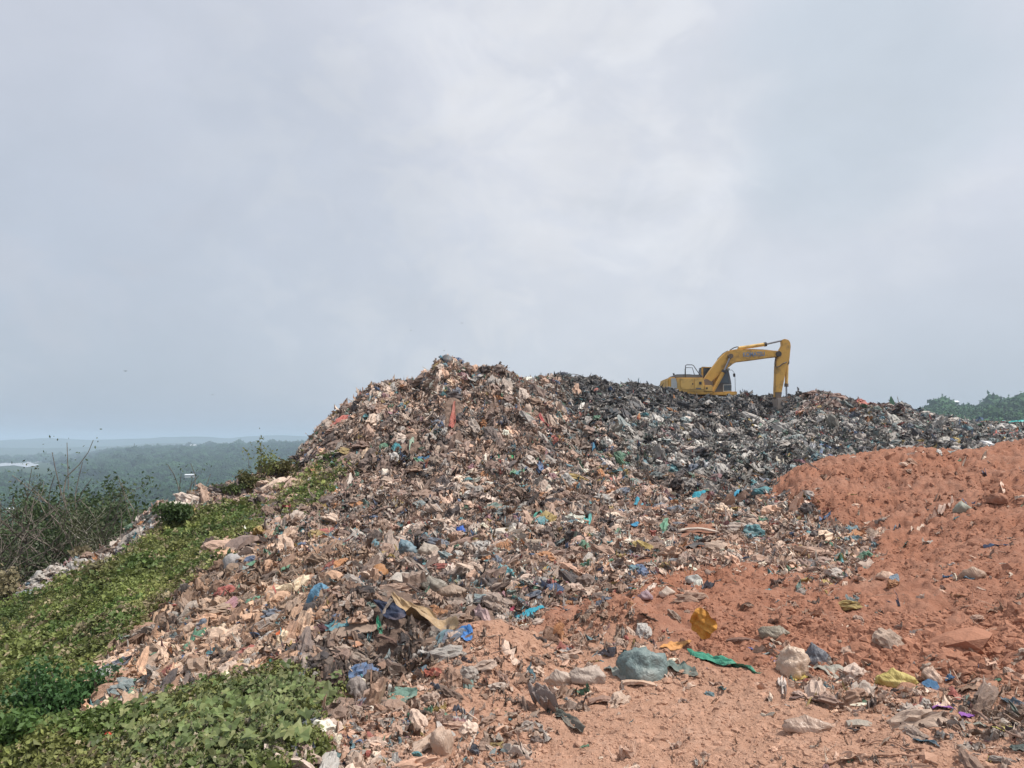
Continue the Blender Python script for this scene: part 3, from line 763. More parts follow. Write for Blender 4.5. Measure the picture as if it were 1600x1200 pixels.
Z3 = Z3 + np.where((D3 > 150) & (D3 < 5000), 4 * fbm(D3 * np.sin(A3), D3 * np.cos(A3), 260, 3, 81) * sstep(-60, -54, Z3), 0)
Z3[:, 0] -= 1.5
X3, Y3 = D3 * np.sin(A3), D3 * np.cos(A3)
def plain_build(t, b):
    P = pos(t)
    n = noise(t, P, 0.02, 6, 0.65); n2 = noise(t, P, 0.12, 4, 0.7)
    c = ramp(t, n, [(0.35, (0.022, 0.042, 0.018)), (0.7, (0.05, 0.075, 0.03))])
    c = mixc(t, ramp(t, n2, [(0.6, 0.0), (0.8, 0.5)]), c, (0.07, 0.09, 0.045))
    t.links.new(c, b.inputs['Base Color'])
M_plain = mat('wooded_plain', rough=0.95, spec=0.05, build=plain_build)
ii = np.arange(NA3 * ND3).reshape(NA3, ND3)
q = np.stack([ii[:-1, :-1].ravel(), ii[:-1, 1:].ravel(), ii[1:, 1:].ravel(), ii[1:, :-1].ravel()], 1)[:, ::-1]
tag(link('terrain', mesh_np('terrain', np.stack([X3.ravel(), Y3.ravel(), Z3.ravel()], 1), q, True, M_plain)), kind='structure')
# plain all round behind the photographer
az4 = np.linspace(R(47), R(310), 50); d4 = np.array([118, 200, 500, 1500, 5000, 12500.0]); z4 = [-5, -30, -56, -60, -60, -60]
A4, D4 = np.meshgrid(az4, d4, indexing='ij'); ii = np.arange(A4.size).reshape(A4.shape)
q = np.stack([ii[:-1, :-1].ravel(), ii[:-1, 1:].ravel(), ii[1:, 1:].ravel(), ii[1:, :-1].ravel()], 1)[:, ::-1]
tag(link('terrain', mesh_np('terrain_behind', np.stack([(D4 * np.sin(A4)).ravel(), (D4 * np.cos(A4)).ravel(), np.tile(z4, len(az4))], 1), q, True, M_plain)), kind='structure')

# water: river reach and a lagoon, flat sheets on the valley floor
def zplane(px, py, z):
    v = ray(px, py); k = z / v.z; return (v.x * k, v.y * k, z)
M_water = mat('water', (0.42, 0.44, 0.45), rough=0.25, spec=0.5)
def water(poly, z):
    bm = bmesh.new(); vs = [bm.verts.new(zplane(a, b, z)) for a, b in poly]; bm.faces.new(vs)
    me = bpy.data.meshes.new('water'); bm.to_mesh(me); bm.free(); me.materials.append(M_water)
    tag(link('water', me), kind='structure')
water([(-60, 707.5), (0, 707), (60, 706.5), (118, 706.5), (130, 711.5), (140, 708), (175, 704), (235, 702.5), (235, 700), (160, 701), (80, 703), (0, 704.3), (-60, 704.5)], -58.6)
water([(-200, 731), (-40, 729), (0, 728.5), (22, 727), (42, 730), (55, 728), (62, 725.5), (50, 724), (80, 718.5), (75, 717), (48, 719.5), (20, 722), (0, 724), (-200, 725)], -58.9)
water([(103, 729.5), (117, 729.3), (118, 728), (104, 728.2)], -58.7)

# far hills
def ridge(name, dist, pts, seed, amp, zb=-60):
    xs = np.linspace(-900, 2600, 900); a = np.array([az_of(p) for p in xs])
    top = dist * (688 - np.interp(xs, *zip(*pts))) / F
    top = top + amp * fbm(xs, xs * 0, 60, 4, seed)
    Vv = []
    for k in range(4):
        dk = dist * (1 + 0.05 * (k - 1)) if k < 3 else dist * 1.2
        zk = (zb, zb + 0.0, None, zb)[k]
        if k == 0: dk, zz = dist * 0.93, np.full_like(top, zb - 1)
        elif k == 1: dk, zz = dist * 0.98, zb + (top - zb) * 0.62
        elif k == 2: dk, zz = dist, top
        else: dk, zz = dist * 1.1, np.full_like(top, zb - 1)
        Vv.append(np.stack([dk * np.sin(a), dk * np.cos(a), zz], 1))
    n = len(xs); V_ = np.concatenate(Vv); F_ = []
    r = np.arange(n - 1)
    F_ = np.concatenate([np.stack([k * n + r, k * n + r + 1, (k + 1) * n + r + 1, (k + 1) * n + r], 1) for k in range(3)])
    tag(link(name, mesh_np(name, V_, F_, True, M_plain)), kind='structure')
ridge('hills', 4600, [(-900, 696), (0, 697), (60, 699), (180, 697), (240, 692), (400, 692), (700, 694), (2600, 694)], 5, 6)
ridge('hills', 6000, [(-900, 690), (0, 688), (80, 684.5), (140, 688), (230, 685), (255, 683), (330, 683.5), (360, 685), (410, 680.5), (440, 680), (480, 682), (600, 684), (1100, 688), (2600, 688)], 9, 9)

# forest canopy as one far-off mass
cp = [crownmesh(900 + k, 'crown', M_canopy) for k in range(6)]
cpc = proto_col('canopy_prototypes', cp)
g = np.random.default_rng(51)
NF = 24000
lo = np.log(125); hi = np.log(4600)
u = g.random(NF); dF = np.exp(lo + (hi - lo) * u ** 0.8); aF = R(-42) + R(34) * g.random(NF)
pxF = 800 + F * np.tan(aF); zF = far_z(pxF, dF)
wet = (zF < -57) & (((dF > 1420) & (dF < 2400) & (pxF < 95)) | ((dF > 3100) & (pxF < 260)) | ((dF > 2100) & (pxF > 118) & (pxF < 150) & (zF < -50)) )
aR = R(22) + R(20) * g.random(9000); dR = np.exp(np.log(380) + (np.log(1060) - np.log(380)) * g.random(9000) ** 0.7); pxR = 800 + F * np.tan(aR)
okR = (pxR > 1360)
aF = np.concatenate([aF[~wet], aR[okR]]); dF = np.concatenate([dF[~wet], dR[okR]]); pxF = 800 + F * np.tan(aF); zF = far_z(pxF, dF)
n = len(aF)
s = (5.0 + 7.0 * g.random(n) ** 2) * np.clip(dF / 700, 0.75, 2.2) ** 0.6
s[dF < 250] *= 0.75
xF, yF = dF * np.sin(aF), dF * np.cos(aF)
tn = (vn(xF / 120, yF / 120, None, 61) + 1) / 2
tn2 = (vn(xF / 420, yF / 420, None, 62) + 1) / 2; tn = np.clip(0.45 * tn + 0.75 * tn2 - 0.1, 0, 1)
tF = np.array([0.015, 0.046, 0.022]) * (1 - tn[:, None]) + np.array([0.045, 0.085, 0.036]) * tn[:, None]
tF[dF < 1100] *= np.where(pxF[dF < 1100] > 1300, 1.35, 1.0)[:, None]  # right hill's crowns tinted lighter: extra haze put into their colour
tF *= 0.42 + 1.2 * g.random((n, 1)); s = s * np.where((g.random(n) < .03), 1.7, 1.0)
instancer('forest_canopy', np.stack([xF, yF, zF + s * 0.22], 1), np.stack([np.zeros(n), np.zeros(n), g.random(n) * 6.3], 1), np.stack([s * 1.15, s * 1.15, s * (0.8 + 0.5 * g.random(n))], 1), tF, g.integers(0, 6, n), cpc)

# ------------------------------------------------------------------ trees and shrubs by the edge of the tip
def limb(V_, F_, p0, p1, r0, r1, sides=5, seg=3, bend=0.1, g=None):
    p0, p1 = Vector(p0), Vector(p1); ax = (p1 - p0); L = ax.length; ax.normalize()
    s = ax.orthogonal().normalized(); t = ax.cross(s)
    off = Vector((g.normal(), g.normal(), g.normal() * .5)) * bend * L
    b = len(V_)
    for k in range(seg + 1):
        u = k / seg; c = p0.lerp(p1, u) + off * (u * (1 - u)) ; r = r0 + (r1 - r0) * u
        for m in range(sides):
            th = 2 * math.pi * m / sides
            V_.append(c + (s * math.cos(th) + t * math.sin(th)) * r)
    for k in range(seg):
        for m in range(sides):
            a = b + k * sides + m; c2 = b + k * sides + (m + 1) % sides
            F_.append((a, c2, c2 + sides, a + sides))
    return p0.lerp(p1, 1.0)
def tree(base, H, seed, leaves, label, tint=(0.06, 0.10, 0.03), barkm=M_bark, lean=(0, 0), spread=0.42, leaf=0.05, thick=1.0, depth=4, name='tree', group=None):
    g = np.random.default_rng(seed); V_, F_ = [], []; tips = []
    def grow(p, d, L, r, lev):
        e = p + d * L
        limb(V_, F_, p, e, r, r * 0.62, 5 if lev < 2 else 3, 3, 0.25, g)
        if lev >= 2: tips.append((p.lerp(e, 0.6), L)); tips.append((e, L))
        if lev >= depth: return
        for k in range(3 if lev < 3 else 2):
            nd = (d + Vector((g.normal(), g.normal(), g.normal() * 0.55 + 0.15)) * spread * (1 + 0.15 * lev)).normalized()
            grow(e if k else p.lerp(e, 0.75), nd, L * (0.66 + 0.2 * g.random()), r * 0.58, lev + 1)
    grow(Vector((0, 0, -0.3)), Vector((lean[0], lean[1], 1)).normalized(), H * 0.36, 0.017 * H * thick, 0)
    t = empty(name, base); tag(t, label, 'tree' if 'tree' in name else 'shrub', group)
    link('trunk', mesh_np('trunk', np.array([v[:] for v in V_]), np.array(F_), True, barkm), t)
    if leaves:
        n = leaves; tp = [tips[k] for k in g.integers(0, len(tips), n)]
        c = np.array([p[:] for p, L in tp]) + g.normal(0, 1, (n, 3)) * np.array([[L * 0.16] for p, L in tp])
        e1 = g.normal(0, 1, (n, 3)); e1 /= np.linalg.norm(e1, axis=1, keepdims=True); e2 = np.cross(e1, g.normal(0, 1, (n, 3))); e2 /= np.linalg.norm(e2, axis=1, keepdims=True)
        sz = leaf * (0.6 + 0.8 * g.random((n, 1)))
        Vl = np.stack([c - e1 * sz, c + e2 * sz * .45, c + e1 * sz, c - e2 * sz * .45], 1).reshape(-1, 3)
        me = mesh_np('crown', Vl, np.arange(4 * n).reshape(n, 4), False, M_leaf_o)
        o = link('crown', me, t); o.color = (*tint, 1)
    return t
def gz(x, y): return float(height(np.array([x]), np.array([y]))[0])
def at_pd(px, d):
    a = az_of(px, 800); return (d * math.sin(a), d * math.cos(a), gz(d * math.sin(a), d * math.cos(a)))
def tree_px(px, d, pytop, seed, leaves, label, **k):
    b = Vector(at_pd(px, d)); top = d * col_t(az_of(px), pytop); H = (top - b.z)
    return tree(b, H, seed, leaves, label, **k)
dg, mg, og = (0.035, 0.06, 0.025), (0.065, 0.10, 0.035), (0.07, 0.11, 0.045)
dg = (0.05, 0.085, 0.035)
T_ = [
 (18, 27, 765, 1, 700, 'bare dark forked tree at the left edge of the picture with a few leaves left', dict(tint=og, lean=(-.1, 0))),
 (48, 31, 728, 2, 900, 'tall thin half bare tree with brownish leaves behind the left end of the rubbish edge', dict(tint=og, lean=(0.05, 0), spread=.38)),
 (78, 30, 750, 3, 1600, 'dark crooked tree with brown tufts standing second from the tallest half bare tree', dict(tint=(0.08, 0.095, 0.05), lean=(0, 0), spread=.36)),
 (128, 33, 716, 4, 1100, 'tallest pale-tipped bare tree leaning right, left of the green shrub row', dict(tint=og, lean=(0.16, 0), spread=.36)),
 (158, 30, 788, 5, 5000, 'round olive shrubby tree with pale bare twigs showing, above the white rubbish strip', dict(tint=(0.085, 0.095, 0.045), barkm=M_palebark)),
 (196, 34, 798, 6, 14000, 'dense dark green tree above the middle of the rubbish edge', dict(tint=mg, leaf=.09, thick=.8)),
 (236, 38, 790, 7, 12000, 'paler green tree top nearest the pale stack of rubbish', dict(tint=(0.085, 0.12, 0.04), leaf=.09)),
 (100, 40, 822, 8, 9000, 'dark green bushy tree low behind the bare trees', dict(tint=dg, leaf=.105)),
 (30, 42, 830, 9, 9000, 'dark green bushy tree in the lower left corner of the woods', dict(tint=dg, leaf=.105)),
 (150, 44, 812, 10, 9000, 'mid green bushy tree behind the olive shrubby tree', dict(tint=mg, leaf=.105)),
 (65, 48, 792, 11, 8000, 'blue-green tree behind the second bare tree', dict(tint=dg, leaf=.105)),
]
for (px, d, top, sd, lv, lab, kw) in T_:
    tree_px(px, d, top, sd, lv, lab, **kw)
def bush(px, py, wpx, hpx, seed, label, tint, n=900, leaf=0.05, name='shrub', ddist=0.0, back=0.0):
    h = hit(px, py)
    if h is None: return
    h = h * (1 + back); h.z = gz(h.x, h.y)
    L = h.length; Wd = wpx / F * L; Hh = hpx / F * L
    g = np.random.default_rng(seed); t = empty(name, h); tag(t, label, 'shrub')
    V_, F_ = [], []
    tips = []
    for k in range(9):
        e = Vector((g.normal() * Wd * 0.28, g.normal() * Wd * 0.2, Hh * (0.5 + 0.6 * g.random())))
        limb(V_, F_, (0, 0, -0.05), e, 0.012, 0.004, 3, 3, 0.2, g); tips.append(e)
    link('stem', mesh_np('stem', np.array([v[:] for v in V_]), np.array(F_), True, M_bark), t)
    c = np.array([tips[k][:] for k in g.integers(0, len(tips), n)]) * (0.45 + 0.6 * g.random((n, 1))) + g.normal(0, 1, (n, 3)) * np.array([Wd * .13, Wd * .13, Hh * .1])
    e1 = g.normal(0, 1, (n, 3)); e1 /= np.linalg.norm(e1, axis=1, keepdims=True); e2 = np.cross(e1, g.normal(0, 1, (n, 3))); e2 /= np.linalg.norm(e2, axis=1, keepdims=True)
    sz = leaf * (0.6 + 0.8 * g.random((n, 1)))
    Vl = np.stack([c - e1 * sz, c + e2 * sz * .5, c + e1 * sz, c - e2 * sz * .5], 1).reshape(-1, 3)
    o = link('foliage', mesh_np('foliage', Vl, np.arange(4 * n).reshape(n, 4), False, M_leaf_o), t); o.color = (*tint, 1)
bush(278, 822, 44, 28, 21, 'small rounded green shrub beside the pale stack at the slope edge', (0.07, 0.115, 0.035), 2200, .04)
bush(80, 1125, 90, 62, 22, 'bright green feathery shrub on the lower part of the vine slope', (0.06, 0.135, 0.042), 2600, .022)
bush(8, 1185, 60, 50, 23, 'bright green feathery clump in the bottom left corner', (0.085, 0.155, 0.04), 1500, .022)
bush(352, 778, 36, 18, 24, 'low green bush on the skyline left of the heap', (0.085, 0.115, 0.035), 1600, .04)
bush(385, 768, 40, 30, 25, 'olive brown bush on the skyline just left of the pale rubbish ledge', (0.12, 0.12, 0.045), 1600, .04)
bush(432, 744, 34, 24, 26, 'yellowish bush where the steep flank of the heap meets the skyline', (0.14, 0.13, 0.05), 1300, .04)
bush(408, 760, 40, 70, 27, 'thin airy sapling with yellow-green leaves rising above the skyline left of the heap', (0.17, 0.19, 0.05), 420, .04)
bush(130, 880, 34, 20, 28, 'straw-coloured dry bush at the outer side of the white rubbish strip', (0.24, 0.20, 0.12), 900, .05, back=.06)
bush(12, 940, 40, 40, 29, 'straw-coloured dead branches and grass at the left end of the rubbish strip', (0.28, 0.24, 0.14), 500, .05)
bush(150, 905, 40, 22, 30, 'small tuft of dry grass on the edge above the vine slope', (0.2, 0.18, 0.09), 400, .04)

# ------------------------------------------------------------------ haze
hz = bpy.data.meshes.new('haze'); bm = bmesh.new(); bmesh.ops.create_cube(bm, size=1)
for v in bm.verts: v.co = Vector((v.co.x * 26000, v.co.y * 26000, -65.5 + (v.co.z + 0.5) * (65.5 + 62)))
bm.to_mesh(hz); bm.free()
mh = bpy.data.materials.new('haze_air'); mh.use_nodes = True; th_ = mh.node_tree; th_.nodes.clear()
pv = N(th_, 'ShaderNodeVolumePrincipled'); pv.inputs['Color'].default_value = (0.66, 0.82, 1.0, 1); pv.inputs['Density'].default_value = 0.00028; pv.inputs['Anisotropy'].default_value = 0.1
th_.links.new(pv.outputs[0], N(th_, 'ShaderNodeOutputMaterial').inputs['Volume'])
tag(link('haze', hz, None, mh), kind='stuff')

# ------------------------------------------------------------------ excavator
def paint(name, base, rough=0.45, grime=0.5, grimec=(0.16, 0.11, 0.08)):
    def bld(t, b):
        O = pos(t)
        n = noise(t, O, 2.2, 6, 0.65); n2 = noise(t, O, 9, 4, 0.6)
        c = mixc(t, ramp(t, n, [(0.5, 0.0), (0.72, grime)]), base, grimec)
        c = mixc(t, ramp(t, n2, [(0.55, 0.0), (0.8, 0.3)]), c, tuple(x * 0.6 for x in base))
        t.links.new(c, b.inputs['Base Color'])
        t.links.new(ramp(t, n, [(0.4, rough), (0.8, 0.8)]), b.inputs['Roughness'])
    return mat(name, rough=rough, spec=0.4, build=bld)
M_yel = paint('yellow_paint', (0.66, 0.38, 0.09), 0.55, 0.75)
M_yel2 = paint('pale_yellow_paint', (0.66, 0.42, 0.13), 0.5, 0.6)
M_dgrey = paint('dark_steel', (0.05, 0.05, 0.055), 0.5)
M_mgrey = paint('grey_panel', (0.13, 0.14, 0.16), 0.5, 0.3)
M_pale = paint('pale_decal', (0.42, 0.45, 0.45), 0.5, 0.3)
M_glass = mat('cab_glass', (0.05, 0.07, 0.09), rough=0.08, spec=0.8)
M_chrome = mat('rod', (0.30, 0.30, 0.32), rough=0.3, spec=0.6, metallic=0.7)
M_rust = paint('worn_steel', (0.16, 0.125, 0.10), 0.7, 0.7)
M_decal = paint('faded_blue_print', (0.22, 0.27, 0.36), 0.6, 0.3)
EXD = 50.5; EXS = 23.9                 # distance and picture scale (px per metre) there
ea = az_of(1100, 640)
EX0 = Vector((EXD * math.sin(ea), EXD * math.cos(ea), EXD * col_t(ea, 644)))
EXS = F / (EXD * math.cos(ea)) * 1.0
exc = empty('excavator', EX0, (0, 0, 0)); tag(exc, 'yellow tracked excavator digging with its arm down on top of the dark grey rubbish ridge', 'excavator')
def ez(zx, zy):
    """zoom-picture coordinates -> local metres (x forward, z up)"""
    px, py = 1010 + zx / 6.667, 510 + zy / 6.667
    return ((px - 1100) / EXS, (644 - py) / EXS)
def prism(name, pts, y0, y1, m, parent=exc, bev=0.03, zoomc=True):
    bm = bmesh.new(); pts = [ez(*p) if zoomc else p for p in pts]
    a = [bm.verts.new((x, y0, z)) for x, z in pts]; b = [bm.verts.new((x, y1, z)) for x, z in pts]
    bm.faces.new(a); bm.faces.new(b[::-1]); n = len(a)
    for k in range(n): bm.faces.new((a[(k + 1) % n], a[k], b[k], b[(k + 1) % n]))
    bmesh.ops.recalc_face_normals(bm, faces=bm.faces)
    if bev: bmesh.ops.bevel(bm, geom=list(bm.edges), offset=bev, segments=2, affect='EDGES', clamp_overlap=True)
    me = bpy.data.meshes.new(name); bm.to_mesh(me); bm.free()
    return link(name, me, parent, m)
def rod(name, p0, p1, r, m, parent=exc, sides=14):
    p0, p1 = Vector(p0), Vector(p1); ax = (p1 - p0).normalized(); s = ax.orthogonal().normalized(); t = ax.cross(s)
    bm = bmesh.new(); A = []; B = []
    for k in range(sides):
        th = 2 * math.pi * k / sides; o = (s * math.cos(th) + t * math.sin(th)) * r
        A.append(bm.verts.new(p0 + o)); B.append(bm.verts.new(p1 + o))
    for k in range(sides): bm.faces.new((A[k], A[(k + 1) % sides], B[(k + 1) % sides], B[k]))
    bm.faces.new(A[::-1]); bm.faces.new(B)
    bmesh.ops.recalc_face_normals(bm, faces=bm.faces)
    me = bpy.data.meshes.new(name); bm.to_mesh(me); bm.free()
    return link(name, me, parent, m)
def pipe(name, pts, r, m, parent=exc, sides=8):
    bm = bmesh.new(); rings = []
    pts = [Vector(p) for p in pts]
    for k, p in enumerate(pts):
        d = (pts[min(k + 1, len(pts) - 1)] - pts[max(k - 1, 0)]).normalized(); s = d.cross(Vector((0.01, 1, 0.02))).normalized(); t = d.cross(s)
        rings.append([bm.verts.new(p + (s * math.cos(2 * math.pi * q / sides) + t * math.sin(2 * math.pi * q / sides)) * r) for q in range(sides)])
    for a, b in zip(rings, rings[1:]):
        for q in range(sides): bm.faces.new((a[q], a[(q + 1) % sides], b[(q + 1) % sides], b[q]))
    bm.faces.new(rings[0]); bm.faces.new(rings[-1]); bmesh.ops.recalc_face_normals(bm, faces=bm.faces)
    me = bpy.data.meshes.new(name); bm.to_mesh(me); bm.free()
    for p in me.polygons: p.use_smooth = True
    return link(name, me, parent, m)
def zp(zx, zy, y): x, z = ez(zx, zy); return Vector((x, y, z))
YN = -1.35                              # near side of the house
prism('counterweight', [(186, 565), (196, 547), (268, 547), (268, 700), (200, 690), (184, 655)], YN, 1.35, M_yel, bev=0.09)
prism('decal', [(216, 556), (262, 556), (275, 600), (275, 658), (216, 652)], YN - 0.012, YN - 0.003, M_pale, bev=0)
house = prism('engine_housing', [(270, 549), (548, 549), (556, 600), (562, 700), (270, 700)], YN + 0.03, 1.3, M_yel2, bev=0.05)
prism('side_door', [(310, 556), (446, 556), (446, 672), (330, 672), (310, 640)], YN - 0.012, YN + 0.04, M_yel2, house, 0.015)
prism('side_door', [(452, 556), (542, 556), (546, 615), (552, 672), (452, 672)], YN - 0.012, YN + 0.04, M_yel2, house, 0.015)
prism('vent', [(500, 592), (526, 592), (526, 622), (500, 622)], YN - 0.03, YN, M_dgrey, house, 0.008)
prism('model_plate', [(468, 655), (520, 655), (520, 668), (468, 668)], YN - 0.02, YN - 0.013, M_mgrey, house, 0)
prism('handle', [(430, 606), (440, 606), (440, 622), (430, 622)], YN - 0.03, YN - 0.01, M_dgrey, house, 0)
prism('step_box', [(552, 628), (632, 628), (638, 640), (638, 692), (552, 692)], YN - 0.05, YN + 0.6, M_yel2, bev=0.04)
prism('tool_box_latch', [(568, 650), (584, 650), (584, 668), (568, 668)], YN - 0.07, YN - 0.05, M_dgrey, bev=0.005)
prism('revolving_frame', [(268, 698), (640, 694), (640, 716), (560, 722), (500, 722), (300, 708)], YN + 0.02, 1.3, M_yel, bev=0.03)
prism('revolving_frame', [(700, 690), (918, 682), (922, 700), (915, 722), (740, 722), (640, 722), (560, 722), (560, 700)], -0.6, 1.36, M_yel, bev=0.03)
prism('engine_hood', [(262, 547), (264, 520), (280, 511), (430, 510), (440, 514), (545, 514), (552, 522), (552, 547)], -1.0, 1.0, M_mgrey, bev=0.06)
pipe('handrail', [zp(376, 545, -1.0), zp(376, 470, -1.0), zp(378, 422, -1.0), zp(390, 414, -1.0), zp(445, 414, -1.0), zp(460, 422, -1.0), zp(490, 468, -1.0), zp(522, 512, -1.0), zp(540, 540, -1.0)], 0.025, M_dgrey)
pipe('handrail', [zp(440, 545, 0.9), zp(442, 425, 0.9), zp(455, 414, 0.9), zp(520, 414, 0.9), zp(545, 500, 0.9)], 0.022, M_dgrey)
pipe('exhaust_pipe', [zp(305, 515, 0.3), zp(303, 495, 0.3), zp(296, 482, 0.3)], 0.06, M_dgrey)
# cab on the far side
cab = prism('cab', [(598, 560), (604, 424), (616, 414), (868, 424), (886, 440), (908, 560), (914, 600), (912, 690), (600, 690)], 0.42, 1.34, M_mgrey, bev=0.05)
prism('rear_pillar', [(590, 562), (600, 420), (612, 414), (612, 424), (690, 424), (690, 416), (612, 412), (598, 414), (586, 562)], 0.36, 0.43, M_yel, cab, 0.0)
prism('rear_pillar', [(594, 570), (600, 420), (614, 420), (612, 570)], 0.35, 0.418, M_yel, cab, 0.01)
prism('window', [(618, 430), (690, 430), (690, 560), (616, 560)], 0.385, 0.414, M_glass, cab, 0)
prism('window', [(750, 432), (866, 434), (880, 446), (904, 592), (750, 592)], 0.39, 0.414, M_mgrey, cab, 0)
prism('window', [(770, 446), (858, 446), (868, 480), (888, 585), (770, 585)], 0.375, 0.388, M_glass, cab, 0)
prism('lower_window', [(826, 608), (898, 606), (900, 664), (828, 668)], 0.38, 0.41, M_glass, cab, 0)
prism('window_frame', [(818, 600), (906, 598), (908, 606), (826, 608), (828, 668), (902, 664), (904, 672), (820, 676)], 0.365, 0.405, M_pale, cab, 0)
prism('lamp', [(862, 430), (886, 430), (888, 452), (864, 452)], 0.2, 0.36, M_pale, cab, 0.01)
prism('roof_plate', [(612, 412), (866, 418), (876, 430), (606, 424)], 0.40, 1.36, M_dgrey, cab, 0.02)
pipe('mirror_arm', [zp(880, 448, 0.3), zp(905, 452, 0.1), zp(922, 480, 0.0), zp(930, 540, 0.0), zp(931, 690, 0.0)], 0.014, M_dgrey, cab)
prism('mirror', [(910, 490), (932, 490), (933, 524), (912, 524)], -0.06, 0.02, M_dgrey, cab, 0.01)
# boom, arm
boom_pts = [(588, 556), (600, 535), (650, 462), (700, 400), (750, 335), (800, 287), (850, 258), (920, 246), (1100, 250), (1345, 262), (1366, 285), (1366, 315), (1340, 325), (1240, 336), (1100, 356), (990, 370), (930, 377), (885, 396), (840, 432), (740, 512), (650, 590), (605, 592), (590, 578)]
boom = prism('boom', boom_pts, -0.66, -0.14, M_yel, bev=0.03)
prism('boom_bracket', [(560, 575), (600, 555), (660, 590), (670, 700), (560, 700)], -0.85, 0.05, M_rust, bev=0.03)
rod('boom_pin', zp(849, 322, -0.95), zp(849, 322, 0.15), 0.15, M_rust, boom)
rod('boom_pin', zp(1352, 296, -0.78), zp(1352, 296, -0.02), 0.17, M_dgrey, boom)
for y in (-0.84, 0.04):
    c = rod('boom_cylinder', zp(655, 690, y), zp(778, 478, y), 0.115, M_yel)
    rod('piston_rod', zp(778, 478, y), zp(848, 326, y), 0.06, M_chrome, c)
    rod('cylinder_cap', zp(770, 492, y), zp(782, 471, y), 0.14, M_dgrey, c)
c = rod('arm_cylinder', zp(955, 232, -0.4), zp(1236, 190, -0.4), 0.11, M_yel2)
rod('piston_rod', zp(1236, 190, -0.4), zp(1412, 150, -0.4), 0.055, M_chrome, c)
rod('cylinder_cap', zp(1222, 192, -0.4), zp(1245, 188.5, -0.4), 0.14, M_dgrey, c)
prism('cylinder_lug', [(935, 252), (950, 225), (972, 224), (1000, 250)], -0.5, -0.3, M_yel, boom, 0.01)
pipe('hydraulic_pipe', [zp(870, 250, -0.25), zp(915, 222, -0.25), zp(945, 214, -0.25), zp(985, 218, -0.25), zp(1010, 234, -0.25)], 0.03, M_dgrey, boom)
pipe('hydraulic_pipe', [zp(980, 242, -0.22), zp(1120, 240, -0.22), zp(1250, 247, -0.22), zp(1335, 258, -0.22)], 0.03, M_rust, boom)
pipe('hydraulic_pipe', [zp(740, 345, -0.2), zp(800, 284, -0.2), zp(850, 254, -0.2)], 0.028, M_dgrey, boom)
stick_pts = [(1398, 158), (1408, 142), (1430, 136), (1470, 148), (1484, 175), (1489, 210), (1480, 280), (1472, 350), (1450, 400), (1432, 470), (1412, 560), (1392, 650), (1372, 745), (1312, 745), (1313, 660), (1320, 560), (1326, 450), (1334, 360), (1346, 300), (1376, 245), (1400, 205)]
arm = prism('arm', stick_pts, -0.58, -0.2, M_yel, bev=0.03)
prism('arm_lug', [(1425, 345), (1462, 342), (1474, 360), (1474, 392), (1440, 420)], -0.5, -0.28, M_rust, arm, 0.01)
prism('arm_tip', [(1313, 690), (1384, 690), (1370, 770), (1318, 770)], -0.6, -0.18, M_rust, arm, 0.02)
pipe('hose', [zp(1335, 330, -0.62), zp(1318, 360, -0.66), zp(1313, 400, -0.66), zp(1328, 430, -0.62), zp(1360, 425, -0.6), zp(1400, 395, -0.6), zp(1440, 378, -0.58)], 0.028, M_dgrey, arm)
c = rod('bucket_cylinder', zp(1456, 370, -0.4), zp(1441, 610, -0.4), 0.10, M_yel2)
rod('piston_rod', zp(1441, 625, -0.4), zp(1440, 752, -0.4), 0.055, M_chrome, c)
rod('cylinder_cap', zp(1442, 600, -0.4), zp(1441, 632, -0.4), 0.13, M_rust, c)
prism('bucket_link', [(1330, 742), (1445, 738), (1450, 758), (1335, 762)], -0.55, -0.23, M_rust, bev=0.01)
M_buck = paint('dusty_bucket_steel', (0.34, 0.29, 0.25), 0.8, 0.3)
bucket = prism('bucket', [(1318, 755), (1400, 750), (1432, 800), (1438, 870), (1425, 925), (1395, 955), (1372, 950), (1385, 900), (1370, 860), (1340, 880), (1330, 945), (1318, 950), (1312, 850)], -0.95, 0.15, M_buck, bev=0.02)
for k in range(5):
    y = -0.93 + k * 0.23
    prism('tooth', [(1320, 940), (1338, 940), (1328, 985)], y, y + 0.12, M_rust, bucket, 0)
# undercarriage
for y in (-1.35, 0.85):
    tr_ = prism('track', [(-2.05, 0.1), (-2.15, 0.42), (-1.95, 0.80), (1.95, 0.80), (2.15, 0.42), (2.05, 0.1), (1.7, 0.0), (-1.7, 0.0)], y, y + 0.55, M_dgrey, bev=0.05, zoomc=False)
    for k in range(22):
        x = -1.9 + k * 0.18; prism('track_shoe', [(x, 0.80), (x + 0.14, 0.80), (x + 0.12, 0.85), (x + 0.02, 0.85)], y - 0.03, y + 0.58, M_rust, tr_, 0, zoomc=False)
    for x in (-1.75, 1.75): rod('sprocket', (x, y - 0.04, 0.42), (x, y + 0.1, 0.42), 0.3, M_rust, tr_)
    for k in range(6): x = -1.2 + k * 0.48; rod('roller', (x, y - 0.03, 0.16), (x, y + 0.1, 0.16), 0.12, M_rust, tr_)
prism('undercarriage_frame', [(-1.0, 0.35), (1.0, 0.35), (0.8, 0.9), (-0.8, 0.9)], -0.85, 0.85, M_dgrey, bev=0.03, zoomc=False)
rod('slewing_ring', (0, 0, 0.85), (0, 0, 1.15), 0.65, M_dgrey)
